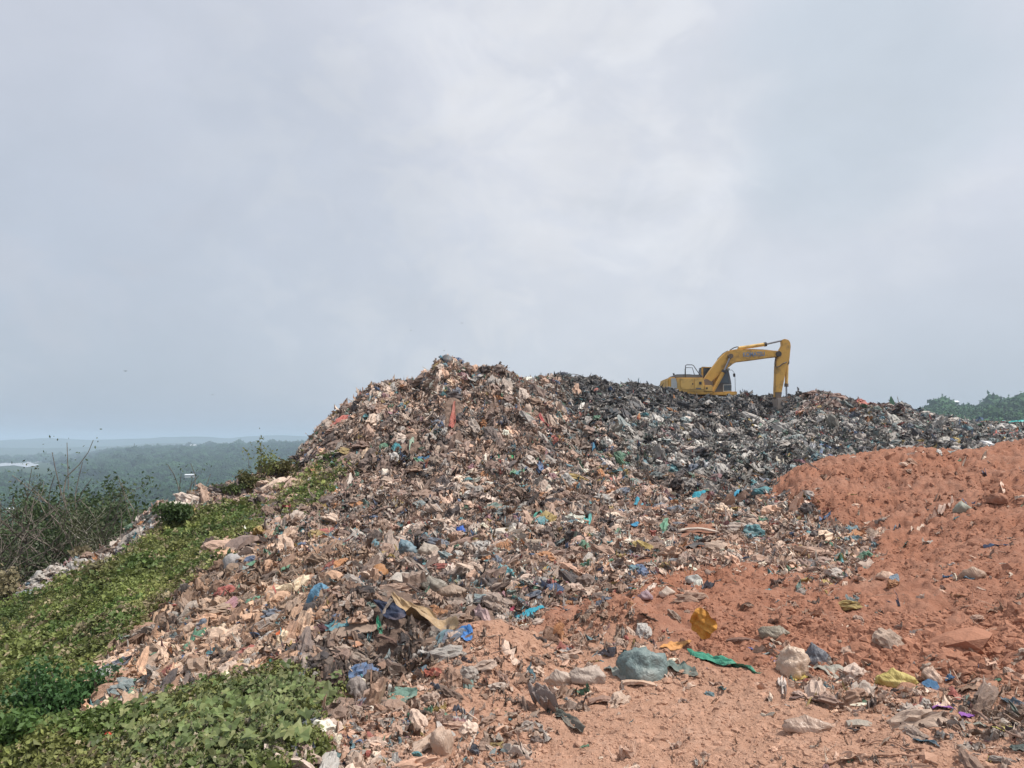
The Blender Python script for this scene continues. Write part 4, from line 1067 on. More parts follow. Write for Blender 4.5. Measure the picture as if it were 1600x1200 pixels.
# boom lettering
def lettering(txt, size, loc, rot, m, parent, name='lettering', ext=0.004):
    cu = bpy.data.curves.new(name, 'FONT'); cu.body = txt; cu.size = size; cu.extrude = ext; cu.offset = size * 0.03
    o = bpy.data.objects.new(name, cu); COL.objects.link(o)
    bpy.context.view_layer.update()
    me = bpy.data.meshes.new_from_object(o.evaluated_get(bpy.context.evaluated_depsgraph_get())); bpy.data.objects.remove(o)
    r = link(name, me, parent, m); r.location = loc; r.rotation_euler = rot
    return r
lt = lettering('KOMATSU', 0.40, zp(985, 326, -0.675), (R(90), R(-2.5), 0), M_decal, boom)
lt.scale = (0.80, 1, 1)
w_ = max(v.co.x for v in lt.data.vertices); lt.scale = ((ez(1215, 0)[0] - ez(988, 0)[0]) / w_, 1, 1)
# rotate the whole machine so that its length lies square to the line of sight
exc.rotation_euler = (0, 0, -ea * 0.0)

# ------------------------------------------------------------------ birds
M_bird = mat('bird_dark', (0.03, 0.03, 0.035), rough=0.8)
def bird(px, py, d, span, label, seed):
    v = ray(px, py).normalized() * d
    t = empty('bird', v, (0, 0, seed * 1.3)); tag(t, label, 'bird', None)
    link('body', lump(2, 5, 0.1, 0.02, 0.8, 'body', None, True), t, M_bird).scale = (span * 0.4, span * 0.13, span * 0.13)
    for s in (-1, 1):
        w = np.array([[0.08, 0, 0], [-0.08, 0, 0], [-0.10, 0.25 * s, 0.10], [0.07, 0.25 * s, 0.12], [-0.08, 0.5 * s, 0.04]]) * span
        w2 = w + np.array([0, 0, -0.02 * span]); 
        f = [[0, 1, 2, 3], [3, 2, 4, 4]]
        me = bpy.data.meshes.new('wing'); me.from_pydata([tuple(x) for x in np.concatenate([w, w2])], [], [(0, 1, 2, 3), (3, 2, 4), (5, 8, 7, 6), (8, 9, 7), (0, 3, 8, 5), (1, 6, 7, 2), (3, 4, 9, 8), (2, 7, 9, 4)])
        link('wing', me, t, M_bird)
bird(196, 580, 120, 0.75, 'dark bird soaring alone in the sky high above the left forest', 1)
bird(332, 617, 130, 0.5, 'small dark bird low in the sky between the forest and the heap', 2)
bird(642, 516, 90, 0.35, 'tiny bird above the left shoulder of the heap', 3)
bird(722, 505, 90, 0.4, 'tiny dark bird highest above the peak of the heap', 4)
bird(694, 548, 27, 0.12, 'tiny bird hovering just over the peak of the heap', 5)

# ------------------------------------------------------------------ things of the tip that can be told apart
def wp(v, s): return Vector(v) * s
def hue_mat(name, c, rough=0.6, dirt=0.3, alpha=None):
    m = tinted(name, c, rough, 0.4, 0.3, 0.5, 5.0, dirtf=dirt)
    if alpha: m.node_tree.nodes['Principled BSDF'].inputs['Alpha'].default_value = alpha
    return m
_mc = {}
def cm(c, rough=0.6, dirt=0.3, alpha=None):
    k = (tuple(c), rough, dirt, alpha)
    if k not in _mc: _mc[k] = hue_mat('rubbish_colour', c, rough, dirt, alpha)
    return _mc[k]
_seed = [1000]
HERO = []
LAND = []
import re
CUT = re.compile(r' (?:on|in|left|right|below|above|behind|beside|at|of|between|poking|hanging|lying|standing|under|near|among|with|by|half|sloping|leaning|projecting|trailing|tangled|touching|climbing|crowning|splitting|pointing|just|alone|down|the|jutting|from|curling|sticking|midway|over|up|climbs|slanting) ')
def landmark(o, px, py):
    LAND.append((px, py, ' '.join(CUT.split(o['label'])[0].split()[:4])))
    return o
def bag(px, py, w, h, c, label, cat='bag', name='plastic_bag', tail=0.3, alpha=None, depth=0.8, rot=None, rough=0.5, sink=0.18, sub=4, dirt=0.3):
    p = hit(px, py + h * 0.32)
    if p is None: return None
    HERO.append((p, 0.55 * w / F * p.length))
    _seed[0] += 1; sd = _seed[0]; L = p.length
    me = lump(sub, sd, 0.28, 0.13, 0.95, name, cm(c, rough, dirt, alpha), True, tail, 0.0 if cat in ('clod', 'lump', 'ball', 'flower', 'cup') else 0.13)
    co = np.empty(len(me.vertices) * 3, np.float32); me.vertices.foreach_get('co', co); co = co.reshape(-1, 3)
    e = co.max(0) - co.min(0); co = (co - (co.max(0) + co.min(0)) / 2) / e * np.array([w, (w + h) * 0.5 * depth, h * 1.05]) * L / F
    co[:, 2] += h * 1.05 * L / F * (0.5 - sink)
    me.vertices.foreach_set('co', co.ravel()); me.update()
    o = link(name, me); o.location = p; o.rotation_euler = (0, 0, -math.atan2(p.x, p.y) + (rot or 0))
    tag(o, label, cat); return landmark(o, px, py)
def cloth(p0, p1, wpx, c, label, cat='cloth', name='rag', nx=26, ny=16, fold=0.16, rough=0.85, dirt=0.3, alpha=None, lift=0.02, up=0.0, stand=0.0, material=None):
    """a crumpled sheet from picture point p0 to p1, lying on the surface; stand tips its width upright"""
    a, b = hit(*p0), hit(*p1)
    if a is None or b is None: return None
    _seed[0] += 1; sd = _seed[0]; L = ((a + b) / 2).length
    if (b - a).length > 3.0 * math.hypot(p1[0] - p0[0], p1[1] - p0[1]) / F * L: b = a + (b - a).normalized() * 3.0 * math.hypot(p1[0] - p0[0], p1[1] - p0[1]) / F * L
    Lg = (b - a).length; Wd = wpx / F * L
    for u_ in np.linspace(0.1, 0.9, 4): HERO.append((a.lerp(b, u_), max(0.5 * Wd, 0.2 * Lg)))
    me = sheet(nx, ny, sd, fold, 1, 0.35, name, material or cm(c, rough, dirt, alpha), True, 0.22)
    co = np.empty(len(me.vertices) * 3, np.float32); me.vertices.foreach_get('co', co); co = co.reshape(-1, 3)
    ax = (b - a).normalized(); sv_ = Vector((0, 0, 1)) - ax * ax.z; sv_.normalize(); side = sv_.cross(ax)
    # lay width between ground-flat and upright
    wv = (side * (1 - stand) + sv_ * stand).normalized(); nv = ax.cross(wv).normalized()
    if nv.z < 0: nv = -nv
    mid = (a + b) / 2
    q0 = project(*mid); q1 = project(*(mid + wv * 0.1)); seen = math.hypot(q1[0] - q0[0], q1[1] - q0[1]) / (0.1 * F / L)
    flatk = min(1 / max(seen, 0.1), 2.8)
    out = np.outer(co[:, 0] * Lg, np.array(ax)) + np.outer(co[:, 1] * Wd * flatk, np.array(wv)) + np.outer(co[:, 2] * max(Wd, Lg * 0.3), np.array(nv))
    w3 = out + np.array(mid)
    zt = height(w3[:, 0].astype(float), w3[:, 1].astype(float))
    rel = np.clip(w3[:, 2] - zt, -0.02 * L / 6, None)
    if stand < 0.3: w3[:, 2] = zt + lift * L / 8 + (out @ np.array([0, 0, 1.0]) - (np.outer(co[:, 0] * Lg, np.array(ax)) + np.outer(co[:, 1] * Wd * flatk, np.array(wv)))[:, 2]) * 0.9 + 0.03 * Wd + up * L / F
    else: w3[:, 2] += Wd * 0.45 + up * L / F
    w3 -= np.array(mid)
    # give the sheet real thickness
    n = len(w3); f = np.empty(len(me.polygons) * 4, np.int32); me.polygons.foreach_get('vertices', f) if False else me.loops.foreach_get('vertex_index', f)
    f = f.reshape(-1, 4); th = 0.0015 * L / 5
    V2 = np.concatenate([w3, w3 - np.array(nv) * th * 2]); F2 = np.concatenate([f, f[:, ::-1] + n])
    m2 = mesh_np(name, V2, F2, True, me.materials[0]); bpy.data.meshes.remove(me)
    o = link(name, m2); o.location = mid; tag(o, label, cat); return landmark(o, (p0[0] + p1[0]) / 2, (p0[1] + p1[1]) / 2)
def board(px, py, w, h, thick, c, label, cat='board', name='board', yaw=0.0, pitch=0.0, roll=0.0, bend=0.08, up=0):
    p = hit(px, py)
    if p is None: return None
    L = p.length; W_, H_ = w / F * L, h / F * L; T_ = thick / F * L
    HERO.append((p, 0.5 * W_)); bm = bmesh.new(); nx = 8; vs = {}
    _seed[0] += 1; g = np.random.default_rng(_seed[0])
    for a in range(nx + 1):
        for b in range(3):
            for k in range(2):
                u, v = a / nx - 0.5, b / 2 - 0.5
                vs[a, b, k] = bm.verts.new((u * W_ + g.normal() * W_ * 0.008, v * H_ * (1 + 0.1 * g.normal()), (k - 0.5) * T_ + bend * W_ * (math.cos(u * 3) - .5) + g.normal() * T_ * .1))
    for a in range(nx):
        for b in range(2):
            bm.faces.new((vs[a, b, 1], vs[a + 1, b, 1], vs[a + 1, b + 1, 1], vs[a, b + 1, 1])); bm.faces.new((vs[a, b + 1, 0], vs[a + 1, b + 1, 0], vs[a + 1, b, 0], vs[a, b, 0]))
        bm.faces.new((vs[a, 0, 0], vs[a + 1, 0, 0], vs[a + 1, 0, 1], vs[a, 0, 1])); bm.faces.new((vs[a, 2, 1], vs[a + 1, 2, 1], vs[a + 1, 2, 0], vs[a, 2, 0]))
    for b in range(2):
        bm.faces.new((vs[0, b, 1], vs[0, b + 1, 1], vs[0, b + 1, 0], vs[0, b, 0])); bm.faces.new((vs[nx, b, 0], vs[nx, b + 1, 0], vs[nx, b + 1, 1], vs[nx, b, 1]))
    me = bpy.data.meshes.new(name); bm.to_mesh(me); bm.free()
    o = link(name, me, None, cm(c, 0.8, 0.4)); o.location = p + Vector((0, 0, T_ + up * L / F))
    o.rotation_euler = (pitch, roll, -math.atan2(p.x, p.y) + yaw); tag(o, label, cat); return landmark(o, px, py)
def line(pts, r, c, label, cat='root', name='root', upm=0.012):
    P3 = []
    for k in range(len(pts) - 1):
        for u in np.linspace(0, 1, 6, endpoint=False):
            x = pts[k][0] * (1 - u) + pts[k + 1][0] * u; y = pts[k][1] * (1 - u) + pts[k + 1][1] * u
            h = hit(x, y + 1.2 * math.sin(x * .2))
            if h: P3.append(h + Vector((0, 0, upm)))
    if len(P3) < 2: return
    o = pipe(name, P3, r, cm(c, .8, .3), None, 6); tag(o, label, cat); return o

BLUE, TEAL, TURQ, GREYT = (0.085, 0.22, 0.36), (0.11, 0.24, 0.26), (0.04, 0.34, 0.42), (0.165, 0.22, 0.215)
bag(497, 932, 36, 38, (0.12, 0.27, 0.40), 'round light blue plastic bag on the brown slope left of the torn cardboard', tail=0.1)
bag(1003, 1038, 74, 56, GREYT, 'large grey-green full rubbish bag in the middle foreground', tail=0.0, depth=.8, sink=.3)
cloth((1040, 1040), (1088, 1062), 34, (0.13, 0.17, 0.15), 'dark grey-green rag tangled at the right of the large grey-green bag')
cloth((948, 1045), (975, 1065), 20, (0.2, 0.22, 0.2), 'frayed grey-green strap at the left of the large grey-green bag', 'strap')
cloth((1078, 1020), (1195, 1053), 22, (0.06, 0.27, 0.18), 'long green cloth trailing right over the red soil', fold=.13, dirt=.15)
cloth((1078, 1010), (1120, 1008), 66, (0.62, 0.29, 0.06), 'bright orange torn plastic piece standing up behind the green cloth', 'plastic sheet', 'plastic_sheet', stand=1.0, fold=.10, dirt=.1)
cloth((1030, 1015), (1078, 1006), 14, (0.6, 0.29, 0.1), 'flat orange plastic strip lying left of the standing orange piece', 'plastic sheet', 'plastic_sheet')
bag(1239, 1036, 46, 46, (0.56, 0.42, 0.32), 'beige translucent balloon-like bag standing on the red soil', tail=0.0, alpha=.93, rough=.3, dirt=.1)
cloth((1232, 1060), (1262, 1058), 12, (0.55, 0.42, 0.10), 'yellow scrap poking out below the beige balloon-like bag', 'plastic scrap', 'plastic_scrap')
bag(1277, 1027, 38, 34, (0.115, 0.12, 0.14), 'small dark grey tied bag right of the beige balloon-like bag')
cloth((1262, 1045), (1318, 1062), 22, (0.36, 0.34, 0.29), 'grey striped crumpled cloth below the dark grey tied bag')
cloth((1222, 1062), (1228, 1100), 18, (0.55, 0.47, 0.42), 'whitish streaked film strip hanging down below the beige bag', 'plastic film', 'plastic_film', fold=.22)
cloth((1232, 1095), (1252, 1092), 9, (0.16, 0.10, 0.085), 'dark brown scrap beside the whitish film strip', 'plastic scrap', 'plastic_scrap')
bag(1262, 1133, 66, 24, (0.50, 0.36, 0.28), 'flattened see-through bag on the dry soil at the bottom', alpha=.85, tail=.3, depth=.6, rough=.35, dirt=.1)
bag(1400, 1061, 54, 24, (0.50, 0.40, 0.13), 'dull yellow crumpled bag at the foot of the clods', depth=.6, rough=.6)
cloth((1440, 1072), (1468, 1078), 14, (0.05, 0.13, 0.24), 'dark blue rag right of the dull yellow bag')
cloth((1477, 1062), (1491, 1064), 8, (0.05, 0.11, 0.2), 'tiny dark blue scrap right of the dark blue rag')
bag(1457, 1056, 26, 24, (0.54, 0.38, 0.29), 'small beige bag just above the dark blue rag')
cloth((1500, 1085), (1542, 1075), 26, (0.24, 0.155, 0.11), 'brown folded rag half buried at the right', stand=.2)
cloth((1458, 1106), (1494, 1112), 9, (0.26, 0.10, 0.34), 'purple scrap left of the brown twig', 'plastic scrap', 'plastic_scrap', dirt=.15)
cloth((1498, 1118), (1524, 1124), 10, (0.27, 0.10, 0.36), 'brighter purple scrap beside the brown twig', 'plastic scrap', 'plastic_scrap', dirt=.1)
cloth((1505, 1132), (1542, 1138), 10, (0.34, 0.33, 0.27), 'grey-green film piece below the purple scraps', 'plastic film', 'plastic_film')
cloth((1552, 1138), (1582, 1144), 8, (0.52, 0.46, 0.16), 'pale yellow scrap at the right below the purple scraps', 'plastic scrap', 'plastic_scrap')
cloth((1565, 1092), (1606, 1108), 26, (0.12, 0.15, 0.18), 'dark blue-grey rag at the right edge of the picture', stand=.2)
cloth((1428, 1158), (1470, 1170), 13, (0.07, 0.12, 0.155), 'dark blue rag lying alone near the bottom right')
cloth((1578, 1168), (1606, 1174), 12, (0.09, 0.11, 0.1), 'dark grey-green rag in the bottom right corner')
board(1345, 1135, 34, 14, 3, (0.33, 0.29, 0.24), 'small grey flat board piece on the dry soil right of the flattened see-through bag', yaw=.2, pitch=.15)
cloth((1325, 1142), (1342, 1144), 6, (0.09, 0.07, 0.065), 'dark scrap under the left end of the small grey board', 'plastic scrap', 'plastic_scrap')  # dark sheet laid as the board's cast shadow, not a real scrap
bag(918, 1055, 56, 26, (0.46, 0.37, 0.31), 'dusty grey-white limp bag left of the large grey-green bag', depth=.6, alpha=.94)
bag(872, 1060, 44, 26, (0.50, 0.40, 0.33), 'dusty whitish film bag on the hump left of the limp bag', depth=.6, alpha=.94)
board(998, 1072, 50, 12, 4, (0.55, 0.38, 0.28), 'pale flat slab below the large grey-green bag', 'slab', 'slab', yaw=-.05)
cloth((830, 1095), (865, 1120), 40, (0.26, 0.21, 0.19), 'bundle of dirty grey paper leaves on the soil slope', 'paper bundle', 'paper_bundle', fold=.45, stand=.3)
cloth((855, 1110), (910, 1150), 22, (0.11, 0.115, 0.10), 'dark greenish net trailing down from the dirty paper bundle', 'net', 'net', fold=.2)
board(945, 1098, 44, 14, 3, (0.30, 0.185, 0.14), 'brown flat piece lying in the soil below the pale slab', 'cardboard', 'cardboard', bend=.15)
cloth((595, 1108), (652, 1082), 26, (0.16, 0.26, 0.21), 'green-grey canvas rag folded on the soil right of the leafy vine', fold=.14)
cloth((638, 1062), (668, 1048), 18, (0.17, 0.23, 0.27), 'blue-grey rag beside the dull red rag')
cloth((664, 1052), (690, 1058), 16, (0.36, 0.10, 0.065), 'dull red rag on the edge of the red soil')
bag(560, 1080, 36, 36, (0.25, 0.21, 0.19), 'grey round bag between the leafy vine and the red soil', tail=0.0)
bag(566, 1080, 10, 9, (0.7, 0.62, 0.48), 'small cream ball on the grey round bag', 'ball', 'ball', tail=0, sub=3, sink=-1.2, dirt=0.05)
bag(580, 1108, 9, 8, (0.75, 0.66, 0.55), 'small white lump below the grey round bag', 'ball', 'ball', tail=0, sub=3)
bag(690, 1165, 34, 42, (0.46, 0.33, 0.25), 'beige crushed plastic cup at the bottom of the picture', 'cup', 'plastic_cup', tail=0, depth=.8)
cloth((680, 1122), (688, 1148), 12, (0.5, 0.44, 0.4), 'pale worn shoe sole above the beige cup', 'shoe sole', 'shoe_sole', fold=.08)
cloth((612, 932), (708, 990), 46, (0.42, 0.29, 0.16), 'long crumpled golden brown foil sheet sloping down to the right', 'sheet', 'foil_sheet', nx=40, ny=22, fold=.15, rough=.35, up=8, stand=.25, dirt=.15)
board(628, 915, 50, 20, 3, (0.58, 0.52, 0.45), 'pale triangular board leaning above the golden foil sheet', yaw=-.9, pitch=.5, up=8)
bx_ = board(647, 922, 32, 22, 14, (0.27, 0.20, 0.16), 'brown open cardboard box behind the pale triangular board', 'box', 'cardboard_box', yaw=.2, roll=-.15, bend=0.0, up=4)
bag(680, 915, 44, 28, (0.28, 0.25, 0.21), 'grey-green slack sack right of the cardboard box', depth=.7)
bag(706, 925, 46, 24, (0.33, 0.24, 0.18), 'brown slack sack below the grey-green sack', depth=.7)
cloth((585, 958), (632, 985), 30, (0.03, 0.04, 0.075), 'navy cloth hanging beside the golden foil sheet', stand=.5, up=4)
cloth((588, 972), (596, 1004), 8, (0.07, 0.36, 0.22), 'green and blue rope tuft hanging below the navy cloth', 'rope', 'rope', fold=.4, up=4)
board(600, 965, 46, 8, 3, (0.40, 0.33, 0.27), 'upright pale-edged board splitting the navy cloth', yaw=.3, roll=-1.1, up=4)
board(612, 1010, 46, 9, 4, (0.15, 0.09, 0.07), 'dark brown plank pointing down right below the navy cloth', 'plank', 'plank', yaw=-.2, roll=.5, up=2)
board(604, 1035, 34, 9, 2, (0.12, 0.12, 0.12), 'thin dark grey panel below the dark brown plank', 'panel', 'panel', yaw=.1)
cloth((508, 992), (545, 972), 18, (0.08, 0.22, 0.26), 'teal bag lying on the big brown flap', 'bag', 'plastic_bag', fold=.25, up=3)
cloth((505, 1000), (590, 985), 16, (0.30, 0.22, 0.17), 'big dirty beige flap projecting over the dark bank', 'sheet', 'plastic_sheet', nx=34, fold=.1, up=3, stand=.1)
cloth((540, 1018), (590, 1012), 16, (0.50, 0.27, 0.17), 'orange-brown flap under the big beige flap', 'sheet', 'plastic_sheet')
cloth((432, 1004), (449, 986), 18, (0.52, 0.12, 0.04), 'orange-red crumpled cloth on the brown slope left of the dark bank', dirt=.1)
cloth((414, 1015), (430, 1025), 14, (0.27, 0.24, 0.28), 'small lilac-grey rag below the orange-red cloth')
cloth((418, 1040), (448, 1052), 18, (0.10, 0.36, 0.25), 'bright green and white net bag above the leafy vine', 'net bag', 'net_bag', fold=.3, dirt=.1)
cloth((330, 1045), (352, 1020), 16, (0.08, 0.16, 0.33), 'blue rag on the tan slope above the leafy vine')
cloth((316, 1062), (332, 1064), 8, (0.07, 0.12, 0.32), 'small blue scrap below the blue rag', 'plastic scrap', 'plastic_scrap')
cloth((500, 945), (470, 985), 9, (0.0, 0.0, 0.0), 'x', 'x') if False else None
bag(541, 945, 20, 13, (0.62, 0.55, 0.47), 'pale scrap bundle right of the light blue bag', 'bundle', 'rag_bundle')
cloth((536, 908), (560, 914), 16, (0.52, 0.26, 0.05), 'orange rag behind the light blue bag', dirt=.15)
bag(720, 829, 17, 15, (0.03, 0.11, 0.44), 'vivid blue plastic bag on the brown ground below the peak', tail=.1, dirt=.05, sub=3)
cloth((808, 970), (846, 950), 14, (0.04, 0.30, 0.40), 'turquoise cloth near the front edge of the rubbish', dirt=.1)
cloth((718, 996), (738, 984), 16, (0.05, 0.17, 0.42), 'blue bag at the lower end of the golden foil sheet', 'bag', 'plastic_bag', dirt=.1)
board(711, 1004, 15, 26, 2, (0.58, 0.45, 0.37), 'pale spade-shaped piece at the tip of the golden foil sheet', pitch=.9, up=2)
bag(716, 1020, 12, 8, (0.78, 0.74, 0.68), 'white rounded scrap below the pale spade-shaped piece', 'plastic scrap', 'plastic_scrap', sub=3, dirt=.05)
cloth((742, 955), (790, 975), 26, (0.42, 0.30, 0.29), 'dusty pink cloth right of the blue bag', fold=.2)
cloth((793, 962), (803, 950), 12, (0.32, 0.05, 0.09), 'crimson rag left of the turquoise cloth')
bag(632, 855, 40, 22, (0.17, 0.25, 0.29), 'blue-grey bag on the rubbish flat left of the beige sack', depth=.7)
bag(668, 860, 36, 24, (0.40, 0.34, 0.28), 'beige slack sack below the vivid blue bag', depth=.7)
bag(694, 905, 32, 20, (0.3, 0.29, 0.25), 'greyish knotted bag on the flat', depth=.7, sub=3) if False else None
o_ = hit(834, 853)
tb = rod('tube', o_ + Vector((-0.10, 0.0, 0.04)), o_ + Vector((0.10, -0.03, 0.04)), 0.048, cm((0.40, 0.32, 0.25), .7, .2), None); tag(tb, 'short beige tube lying right of the vivid blue bag', 'tube')
board(1090, 832, 58, 14, 3, (0.50, 0.42, 0.35), 'long pale flat slab on the mixed soil and rubbish', 'slab', 'slab', yaw=.02)
cloth((706, 672), (710, 632), 13, (0.36, 0.115, 0.09), 'long dull red cloth hanging on the face below the peak', fold=.2, stand=.15)
cloth((842, 650), (856, 668), 9, (0.42, 0.10, 0.10), 'short pink-red cloth on the dark face right of the peak')
bag(824, 640, 14, 20, (0.50, 0.38, 0.30), 'pale round sack in the dark hollow right of the peak', sub=3)
bag(697, 560, 22, 16, (0.12, 0.12, 0.125), 'dark grey bag crowning the very peak of the heap', sub=3, sink=.3)
cloth((686, 564), (700, 562), 8, (0.07, 0.2, 0.28), 'teal scrap just under the bag on the peak', 'plastic scrap', 'plastic_scrap', up=2)
cloth((652, 722), (674, 716), 11, (0.06, 0.17, 0.30), 'blue rag on the lower face left of the peak')
cloth((640, 706), (646, 686), 11, (0.26, 0.36, 0.28), 'pale green cloth strip above the blue rag')
cloth((612, 706), (626, 700), 10, (0.06, 0.22, 0.25), 'teal rag left of the pale green strip')
cloth((771, 720), (784, 716), 6, (0.03, 0.38, 0.20), 'bright green scrap at mid height of the face, the left of two', 'plastic scrap', 'plastic_scrap', dirt=.05)
cloth((793, 717), (802, 713), 7, (0.03, 0.42, 0.16), 'bright green scrap at mid height of the face, the right of two', 'plastic scrap', 'plastic_scrap', dirt=.05)
cloth((546, 760), (550, 738), 14, (0.55, 0.48, 0.42), 'pale square sheet beside the green patch on the heap', 'sheet', 'plastic_sheet', fold=.05)
cloth((566, 720), (574, 700), 18, (0.52, 0.38, 0.27), 'pale tan sack cloth left of the face', 'sack', 'sack')
cloth((926, 708), (944, 706), 9, (0.05, 0.17, 0.27), 'blue rag on the grey slope right of the brown face')
cloth((912, 820), (932, 808), 12, (0.10, 0.40, 0.38), 'mint green bag at the foot of the grey slope', 'bag', 'plastic_bag')
cloth((835, 818), (846, 800), 12, (0.06, 0.28, 0.22), 'green rag left of the mint green bag')
cloth((987, 825), (999, 820), 8, (0.05, 0.25, 0.42), 'bright blue scrap right of the mint green bag', 'plastic scrap', 'plastic_scrap')
cloth((1082, 778), (1102, 774), 9, (0.05, 0.33, 0.42), 'turquoise scrap at the foot of the grey slope', 'plastic scrap', 'plastic_scrap')
cloth((1150, 778), (1172, 770), 10, (0.04, 0.30, 0.46), 'bright blue bag left of the red soil mound', 'bag', 'plastic_bag')
cloth((992, 793), (1012, 790), 7, (0.05, 0.28, 0.38), 'blue-green scrap below the grey slope', 'plastic scrap', 'plastic_scrap')
cloth((1216, 716), (1232, 742), 16, (0.46, 0.42, 0.34), 'pale sack lying on the grey slope at the tip of the red mound', 'sack', 'sack')
board(1026, 800, 22, 6, 4, (0.50, 0.27, 0.17), 'orange-brown block lying aslant on the flat below the grey slope', 'block', 'block', yaw=.9)
cloth((1398, 830), (1418, 822), 11, (0.16, 0.19, 0.24), 'blue-grey rag on the red mound at the left end of the pale trail')
cloth((1424, 832), (1448, 820), 7, (0.54, 0.42, 0.34), 'pale twisted strip on the red mound', 'strip', 'plastic_strip')
cloth((1448, 818), (1492, 788), 12, (0.46, 0.33, 0.27), 'pale torn film trail climbing across the red mound', 'plastic film', 'plastic_film', fold=.3)
bag(1504, 794, 24, 18, (0.30, 0.31, 0.25), 'grey-green bag on the red mound beside the pale trail', sub=3)
bag(1558, 778, 26, 15, (0.33, 0.16, 0.104), 'large red clod of soil right of the grey-green bag', 'clod', 'soil_clod', tail=0, rough=.95, sub=4, sink=.3)
bag(1386, 900, 30, 12, (0.54, 0.36, 0.26), 'beige flattened bag on the red soil at mid right', sub=3)
cloth((1390, 907), (1404, 905), 6, (0.2, 0.25, 0.3), 'blue-grey scrap under the beige flattened bag', 'plastic scrap', 'plastic_scrap')
cloth((1472, 903), (1488, 905), 7, (0.07, 0.12, 0.2), 'dark blue scrap on the red soil left of the brown sack', 'plastic scrap', 'plastic_scrap')
bag(1520, 897, 32, 18, (0.36, 0.24, 0.17), 'brown sack on the red soil at the far right', sub=3)
cloth((1506, 906), (1522, 907), 6, (0.11, 0.17, 0.22), 'blue patch of plastic at the foot of the brown sack', 'plastic scrap', 'plastic_scrap')
cloth((1536, 902), (1552, 908), 5, (0.55, 0.45, 0.37), 'pale strip right of the brown sack', 'strip', 'plastic_strip')
bag(1374, 1002, 20, 16, (0.48, 0.36, 0.28), 'pale crumpled scrap among the large clods', 'plastic scrap', 'plastic_scrap', sub=3)
bag(1210, 990, 44, 20, (0.24, 0.205, 0.155), 'dark olive bag half buried above the green cloth', depth=.6)
cloth((1185, 1001), (1222, 1008), 10, (0.42, 0.34, 0.27), 'beige fold under the dark olive bag')
board(1160, 1004, 44, 10, 3, (0.17, 0.09, 0.065), 'dark brown board fragment right of the orange piece', yaw=.1)
cloth((1168, 1014), (1178, 1018), 6, (0.13, 0.15, 0.34), 'small violet-blue scrap above the green cloth', 'plastic scrap', 'plastic_scrap')
cloth((1206, 1030), (1218, 1036), 6, (0.42, 0.3, 0.42), 'small lilac scrap touching the beige balloon-like bag', 'plastic scrap', 'plastic_scrap')
bag(1008, 930, 24, 14, (0.33, 0.23, 0.25), 'dusty purple crumpled piece above the grey-green bag', sub=3)
bag(1042, 925, 26, 16, (0.52, 0.42, 0.34), 'pale crumpled piece right of the dusty purple one', sub=3)
bag(1084, 905, 26, 14, (0.40, 0.39, 0.36), 'grey-white crumpled bag on the mixed soil', sub=3)
cloth((995, 878), (1020, 872), 12, (0.11, 0.07, 0.06), 'dark brown opening of a crushed carton on the mixed soil', 'carton', 'carton')
cloth((1070, 858), (1108, 852), 14, (0.09, 0.085, 0.085), 'black torn film on the mixed soil', 'plastic film', 'plastic_film')
board(1053, 880, 20, 7, 4, (0.22, 0.22, 0.23), 'small grey block on the mixed soil below the black film', 'block', 'block', yaw=.6)
board(385, 858, 66, 26, 7, (0.23, 0.165, 0.14), 'large brown slab of matted waste on the edge between vines and rubbish', 'slab', 'waste_slab', yaw=.75, roll=-.1, bend=.2, up=2)
bag(362, 880, 26, 24, (0.36, 0.34, 0.33), 'grey-white rock-like bag below the large brown slab', sub=3, tail=0)
cloth((235, 985), (262, 950), 16, (0.45, 0.30, 0.2), 'tan cloth edge curling at the top of the tan slope')
bag(127, 1139, 30, 18, (0.55, 0.36, 0.22), 'tan rounded stone-like lump among the vine leaves', 'lump', 'clay_lump', tail=0, sub=3, dirt=.1)
cloth((66, 1150), (86, 1142), 12, (0.05, 0.075, 0.12), 'dark blue bag in the shade at the lower end of the tan slope', 'bag', 'plastic_bag')
cloth((228, 1090), (236, 1108), 9, (0.24, 0.28, 0.26), 'grey-green strip at the upper edge of the leafy vine')
bag(105, 1068 + 20, 8, 8, (0.1, 0.1, 0.1), 'x', 'x') if False else None
# edge of the slope, left: white rubbish strip
bag(298, 832, 22, 12, (0.6, 0.57, 0.52), 'pale sack at the outer edge right of the small rounded shrub', sub=3) if False else None
cloth((262, 800), (300, 790), 12, (0.5, 0.46, 0.38), 'pale stack of sheets sticking out at the outer edge of the slope', 'sheet', 'plastic_sheet', up=5)
cloth((366, 822), (386, 814), 9, (0.62, 0.58, 0.52), 'white crumpled sheet among the vines below the skyline', 'sheet', 'plastic_sheet')
bag(206, 876, 16, 9, (0.68, 0.68, 0.66), 'white scrap on the rubbish edge above the vines', 'plastic scrap', 'plastic_scrap', sub=3)
bag(50, 912, 16, 9, (0.25, 0.36, 0.42), 'light blue bag on the left end of the white rubbish strip', sub=3)
bag(131, 872, 14, 8, (0.62, 0.62, 0.6), 'white bag midway along the rubbish strip', sub=3)
cloth((400, 740), (432, 732), 9, (0.58, 0.52, 0.45), 'pale rubbish slab on the skyline just left of the heap', 'slab', 'slab', up=2)
cloth((394, 756), (420, 752), 8, (0.50, 0.40, 0.25), 'straw coloured board below the pale skyline slab', 'board', 'board')
for (px, py, lb) in ((168, 1162, 'small red flower in the vine, the left of two'), (312, 1133, 'small red flower in the vine, the right of two')):
    bag(px, py, 9, 8, (0.6, 0.06, 0.03), lb, 'flower', 'flower', tail=0, sub=2, dirt=0, sink=-1.0)
